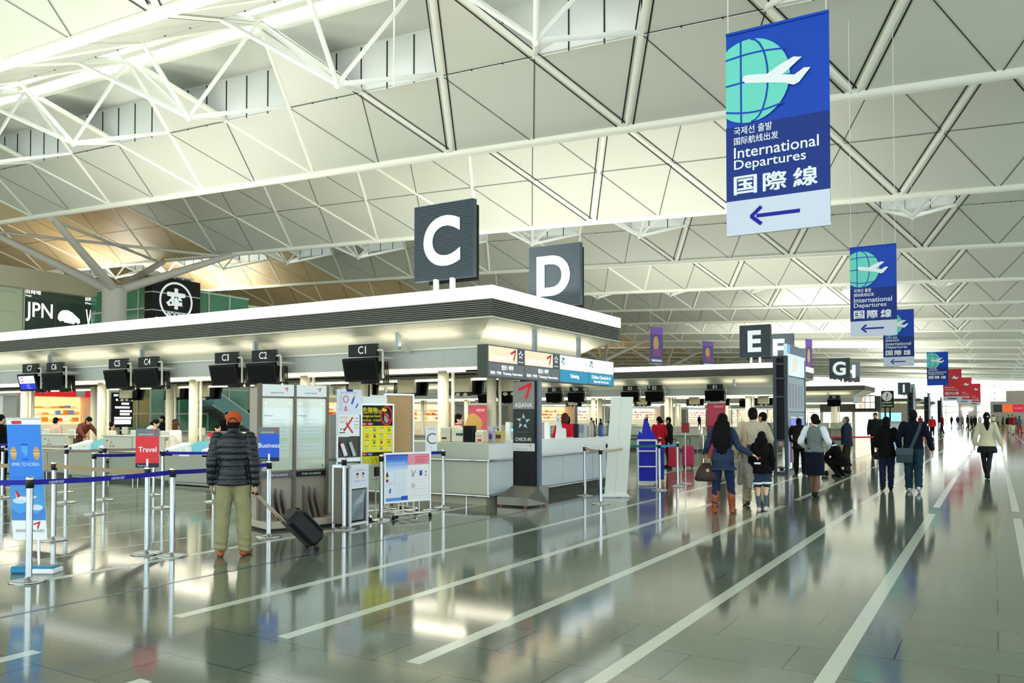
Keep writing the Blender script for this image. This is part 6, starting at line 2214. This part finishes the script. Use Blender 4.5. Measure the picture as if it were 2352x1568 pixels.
mb = MB(); mb.path([(-.2, 0, .1), (.0, .1, .5), (.15, .15, .75)], .015, STEEL); mb.path([(.2, 0, .1), (.0, .1, .5), (-.15, .15, .75)], .015, STEEL); mb.path([(-.15, .15, .75), (.15, .15, .75)], .018, BLACK); mb.build('frame', t)
mb = MB(); mb.box((-.18, .06, .3), (.18, .16, .6), mat('fabric_navy', '#20283a', .8), bev=.03); mb.build('seat', t)
for x in (-.2, .2):
    for y in (-.05, .1):
        mb = MB(); mb.tube((x - .02, y, .075), (x + .02, y, .075), .075, BLK, 14); mb.build('wheel', t)

red = Fig('airline worker in a red suit beside the red suitcase', (-8.6, 23.0), 40, 1.57, fem=True, vox=.015, head=(30, 0), elR=(.24, .0, 1.13), wrR=(.2, .16, 1.0))
red.top(cloth('suit_red', '#c01a28', .8), z0=.82, t=.024, flare=.02); red.skirt(cloth('suit_red', '#c01a28', .8), z0=.48, flare=.0); red.shoes(BLACK); red.hair(HAIRB, 'bun')
rp = Fig('person in a dark coat standing just behind the red-suited worker', (-8.7, 24.1), 120, 1.56, vox=.018, fingers=False)
rp.trousers(cloth('trouser_black', '#121214', .85)); rp.top(cloth('coat_charcoal', '#1d1a17', .85), z0=.7, t=.04); rp.shoes(BLACK); rp.hair(HAIRB, 'short')
for i, (x, y, c, l) in enumerate(((-8.35, 23.6, '#c41f35', 'crimson suitcase right of the red-suited worker'), (-8.15, 24.3, '#d02b60', 'pink-red suitcase standing behind the crimson one'), (-8.0, 27.1, '#1d2d2c', 'dark green suitcase beside the person in the black suit'))):
    t = thing('suitcase', (x, y, 0), l, 'suitcase', rz=radians(20))
    mb = MB(); mb.box((-.18, -.12, .06), (.18, .12, .68), mat('case_' + c[1:], c, .4), bev=.04); mb.build('shell', t)
    mb = MB(); mb.path([(-.06, 0, .68), (-.06, 0, .9), (.06, 0, .9), (.06, 0, .68)], .01, BLACK); mb.build('handle', t)
    for xx in (-.12, .12):
        mb = MB(); mb.tube((xx, -.02, .03), (xx, .02, .03), .03, BLK, 12); mb.tube((xx, 0, .03), (xx, 0, .08), .012, BLK, 6); mb.build('wheel', t)
bs = Fig('person in a black suit facing the red roll-up banner', (-7.75, 26.6), -60, 1.64, fem=True, vox=.018, fingers=False, elR=(.22, .14, 1.16), wrR=(.12, .3, 1.25))
bs.top(cloth('suit_black', '#101114', .8), z0=.74, t=.03, flare=.02); bs.skirt(cloth('suit_black', '#101114', .8), z0=.5); bs.shoes(BLACK); bs.hair(HAIRB, 'bun')
bj = Fig('person in a brown jacket looking left behind the beige shirt', (-4.4, 18.2), 70, 1.68, vox=.016, head=(10, 10))
bj.trousers(cloth('trouser_grey', '#3a3a3a', .85)); bj.top(cloth('jacket_brown', '#5a4632', .85), z0=.84, t=.035); bj.shoes(BLACK); bj.hair(HAIRB, 'short')
sm_ = Fig('staff member in a dark uniform facing the hall, hair tied back', (-3.98, 34.2), 185, 1.72, vox=.018, fingers=False)
sm_.trousers(cloth('trouser_black', '#121214', .85)); sm_.top(cloth('uniform_dark', '#191c22', .8), z0=.84, t=.03); sm_.shoes(BLACK); sm_.hair(HAIRB, 'short')

# red roll-up and small red sign behind them, luggage trolley
for x, y, r_, l in ((-8.55, 28.6, 20, 'red roll-up banner behind the woman in tan boots'), (-10.2, 15.6, 10, 'pink-red roll-up banner behind the clerk in the yellow vest')):
    t = thing('roll_up_banner', (x, y, 0), l, 'banner', rz=radians(r_))
    hh = 2.0 if y > 20 else 1.8
    mb = MB(); F = fr(-.32 if y > 20 else -.22, .06, 0); W_ = .64 if y > 20 else .44
    mb.slab(F, 0, 0, W_, hh, .01, mat('roll_red', '#c4475a', .5)); mb.slab(F, -.01, hh - .02, W_ + .01, hh + .03, .03, LGREY); mb.text(F, 'AIRPORT', W_ * .4, hh - .16, PAPER, h=.06, w=W_ * .5, d=.004); mb.rect(F, 0, hh * .3, W_ * .98, hh * .6, mat('roll_maroon', '#8f2a3c', .5), .002); mb.build('sheet', t)
    mb = MB(); mb.box((-.34, -.1, 0), (.34, .1, .07), LGREY, bev=.02); mb.build('base', t)
t = thing('pole_sign', (-6.3, 18.6, 0), 'small dark red sign on a thin pole stand', 'sign', rz=radians(25))
mb = MB(); mb.slab(fr(-.09, 1.2, -.01), 0, 0, .18, .24, .02, mat('sign_maroon', '#8d1c2c', .5)); mb.build('plate', t)
mb = MB(); mb.tube((0, .01, .02), (0, .01, 1.22), .012, STEEL, 8); mb.lathe([(0, 0), (.15, 0), (.15, .012), (.02, .03)], STEEL, seg=20); mb.build('stand', t)
t = thing('luggage_trolley', (-5.55, 23.9, 0), 'steel luggage trolley with a basket beside the flight board', 'trolley', rz=radians(-60))
mb = MB()
for x in (-.25, .25): mb.path([(x, -.4, .12), (x, .4, .12), (x, .45, 1.0)], .018, STEEL)
mb.tube((-.25, .45, 1.0), (.25, .45, 1.0), .022, BLACK, 8)
for y in (-.4, 0, .4): mb.tube((-.25, y, .12), (.25, y, .12), .014, STEEL, 8)
mb.build('frame', t)
mb = MB(); mb.box((-.22, .3, .7), (.22, .44, .95), mat('basket_grey', '#8c949a', .4)); mb.box((-.2, .29, .74), (.2, .3, .9), mat('trolley_advert', '#d8b0b4', .5)); mb.build('basket', t)
for x in (-.25, .25):
    for y in (-.38, .38):
        mb = MB(); mb.tube((x - .02, y, .06), (x + .02, y, .06), .06, BLK, 14); mb.build('wheel', t)

# --- clerks and travellers at the counters
def simple(label, loc, yaw, H, fem, topc, legc, hairm=HAIRB, style='short', **k):
    vx = k.pop('vox', .016)
    f = Fig(label, loc, yaw, H, fem=fem, vox=vx, fingers=k.pop('fingers', True), **k)
    if legc: f.trousers(cloth('leg_' + legc[1:], legc, .85))
    f.top(cloth('top_' + topc[1:], topc, .85), z0=.84, t=.028)
    f.shoes(BLACK)
    f.hair(hairm, style)
    return f


f = simple('clerk in a white top and yellow vest with a red scarf behind the near counter', (-9.47, 13.75), -50, 1.64, True, '#ece4d8', '#2a2c33', style='short', head=(-25, 0), elL=(-.24, .02, 1.14), wrL=(-.18, .18, 1.05), elR=(.24, .02, 1.14), wrR=(.18, .2, 1.05))
mb = MB(); mb.box((.02, .115, .9), (.16, .14, 1.36), YEL, bev=.01); mb.box((.13, -.06, .9), (.2, .12, 1.3), YEL, bev=.01); f.scale(mb.build('vest_panel', f.t))
mb = MB(); mb.lathe([(.06, -.025), (.078, 0), (.06, .03)], RED, tuple(f.bend((0, -.012, 1.46))), 16); f.scale(mb.build('neck_scarf', f.t))
t = thing('display_board', (-8.53, 12.85, 1.1), 'tan hand-shaped board standing behind the black display box', 'board')
mb = MB(); F = fr(-.17, .0, 0); pts = [(0, .22), (.05, .34), (.1, .42), (.15, .45), (.2, .45), (.25, .42), (.32, .38), (.38, .33), (.4, .26), (.36, .12), (.34, 0), (.06, 0)]
q = [F.p(x, z + .1, d) for d in (-.025, 0) for x, z in pts]; n_ = len(pts)
mb.raw(q, [tuple(range(n_))[::-1], tuple(range(n_, 2 * n_))] + [(i, (i + 1) % n_, n_ + (i + 1) % n_, n_ + i) for i in range(n_)], mat('board_tan', '#c09550', .7), False)
mb.tube((0, .01, 0), (0, .01, .12), .015, BLK, 8); mb.build('board', t)

simple('clerk in red with brown hair at the white counter', (-8.52, 16.65), 10, 1.66, True, '#cf2438', '#1c1c22', HAIRN, 'bob', lean=6, elL=(-.25, .04, 1.12), wrL=(-.22, .24, 1.08), elR=(.25, .02, 1.12), wrR=(.2, .22, 1.08))
simple('person in black at the right end behind the white counter', (-9.0, 17.75), 70, 1.6, False, '#17181c', '#17181c', fingers=False)
simple('person with long black hair in a black coat at the far left', (-20.3, 10.35), -80, 1.62, True, '#0d0d10', '#0d0d10', style='long')
simple('person in a maroon-brown shirt leaning over the desks at the left', (-23.6, 14.2), -75, 1.72, False, '#6d4038', '#5a5240', lean=38, elR=(.28, .4, 1.12), wrR=(.26, .55, .95), elL=(-.28, .4, 1.12), wrL=(-.26, .55, .95))
simple('person in a white blouse and red hat behind the blue banner stand', (-24.9, 14.3), 20, 1.55, True, '#d9b9a8', '#444444', style='bun', fingers=False)
simple('clerk in a white blouse bending beside the departures screen', (-19.7, 13.7), -60, 1.6, True, '#eee8e2', '#23252c', lean=30, elR=(.26, .3, 1.08), wrR=(.2, .45, .95), elL=(-.26, .3, 1.08), wrL=(-.2, .45, .95), style='bun')
simple('seated clerk in a pale blouse left of the bending clerk', (-21.0, 13.6, -.14), -70, 1.56, True, '#e6dfd2', '#23252c', style='bob', fingers=False)
simple('traveller in a dark jacket standing by the green glass', (-25.4, 18.4), 150, 1.6, True, '#1a1a1d', '#6b2030', fingers=False, vox=.02)
simple('person in an ochre-brown coat facing the clerk with brown hair', (-19.6, 14.6, -.12), 150, 1.62, False, '#8a6a3a', '#3a3a3a', fingers=False, vox=.02)
simple('clerk with brown hair in a white blouse, back turned', (-18.1, 13.5, -.1), 0, 1.56, True, '#efe8e0', '#23252c', HAIRN, 'bob', fingers=False)
simple('clerk in a bright red jacket seated left of the orange cap', (-16.7, 13.5, -.14), -80, 1.56, True, '#d6212c', '#23252c', style='short', lean=14, elR=(.24, .2, 1.06), wrR=(.16, .4, 1.02), elL=(-.24, .2, 1.06), wrL=(-.16, .4, 1.02))
simple('person in black standing behind the red-jacketed clerk', (-21.9, 18.3), 200, 1.72, False, '#121316', '#121316', fingers=False, vox=.02)
simple('person half hidden behind the orange cap, facing right', (-22.6, 19.3), -70, 1.7, False, '#3a3030', '#222222', fingers=False, vox=.02)

# --- crowd far down the hall
crowd = [(-4.2, 71.1, '#c5302f', '#1d1d22', 'red jacket walking beside the far dark board', 0), (-7.1, 100.5, '#b0283a', '#5a3a2a', 'crimson top by the nearest dark board', 0), (-6.2, 95.1, '#20283f', '#6a4a2a', 'navy top beside the crimson one', 0),
         (-3.9, 78.6, '#8a2018', '#16161a', 'maroon jacket under the dark board', 0), (-5.9, 146.0, '#15161c', '#15161c', 'black coat left of the end kiosk', 1), (-4.9, 142.0, '#20264a', '#20264a', 'navy coat close to the end kiosk', 1),
         (-4.1, 135.6, '#777a74', '#4a4a46', 'grey coat before the kiosk', 0), (-2.6, 103.2, '#17171b', '#17171b', 'black jacket in front of the kiosk door', 0), (-2.1, 97.5, '#2c2f2c', '#3a352c', 'dark green jacket right of the kiosk door', 0),
         (-2.1, 113.9, '#1c1a1c', '#2b2420', 'brown-black coat beside the cream jacket woman', 1), (-1.9, 138, '#c9c9c4', '#20202a', 'white top left of the cream jacket woman', 0), (-.2, 143, '#d8d6cc', '#3a3a44', 'white shirt right of the cream jacket woman', 1),
         (.4, 140, '#7d8f93', '#30343a', 'grey-blue jacket beneath the booth signs', 0), (1.0, 136, '#5a5650', '#2a2a2a', 'taupe jacket beneath the booth signs', 0), (1.1, 89.4, '#23242a', '#c0b8a8', 'dark coat with pale trousers near the right edge', 1),
         (1.3, 81.2, '#8c2a2a', '#d8cfc0', 'dark red top with cream trousers near the right edge', 0), (2.0, 89.9, '#2e5f88', '#b02838', 'blue jacket over red at the right edge', 1), (2.6, 136.6, '#3a2f2a', '#2a2a2a', 'brown coat under the red booth sign', 0),
         (-9.4, 78.4, '#22262c', '#22262c', 'slate coat at the information desk', 0), (-12.4, 55.6, '#1c1c20', '#1c1c20', 'black jacket at the G counters', 1),
         (-35, 76, '#1b1b1f', '#1b1b1f', 'black jacket before the peach-lit shop', 0), (-37, 79, '#c8c6cc', '#2a2a30', 'grey-white jacket before the peach-lit shop', 1), (-44, 104, '#17171b', '#17171b', 'black coat at the shop behind the red clerk', 0),
         (-41, 105, '#24302c', '#17171b', 'dark green coat at the shop behind the red clerk', 0), (-39, 107, '#1b1b1f', '#2b2b30', 'charcoal coat at the shop behind the red clerk', 1), (-36, 104, '#8fb5a8', '#17171b', 'mint top at the shop behind the red clerk', 1), (-33, 103, '#101014', '#17171b', 'black top rightmost at the shop behind the red clerk', 0)]
for i, (x, y, tc, lc, what, fe) in enumerate(crowd):
    wk = walk(st=.1 + .03 * (i % 3), left=i % 2 == 0)
    f = Fig('far-off person in ' + what, (x, y), (37 * i) % 360, 1.58 + .045 * (i % 4), fem=bool(fe), vox=.026, fingers=False, **wk)
    f.trousers(cloth('leg_' + lc[1:], lc, .85)); f.top(cloth('top_' + tc[1:], tc, .85), z0=.8, t=.035); f.shoes(BLACK); f.hair(HAIRB if i % 3 else HAIRN, 'bob' if fe else 'short')
t = thing('suitcase', (-4.9, 71.0, 0), 'small red suitcase pulled far down the hall', 'suitcase', rz=.4)
mb = MB(); mb.box((-.2, -.14, .08), (.2, .14, .6), mat('case_c41f35', '#c41f35', .4), Matrix.Rotation(.7, 4, 'Y'), bev=.04); mb.build('shell', t)
mb = MB(); mb.path([(.35, 0, .5), (.7, 0, .9)], .015, BLACK); mb.build('handle', t)
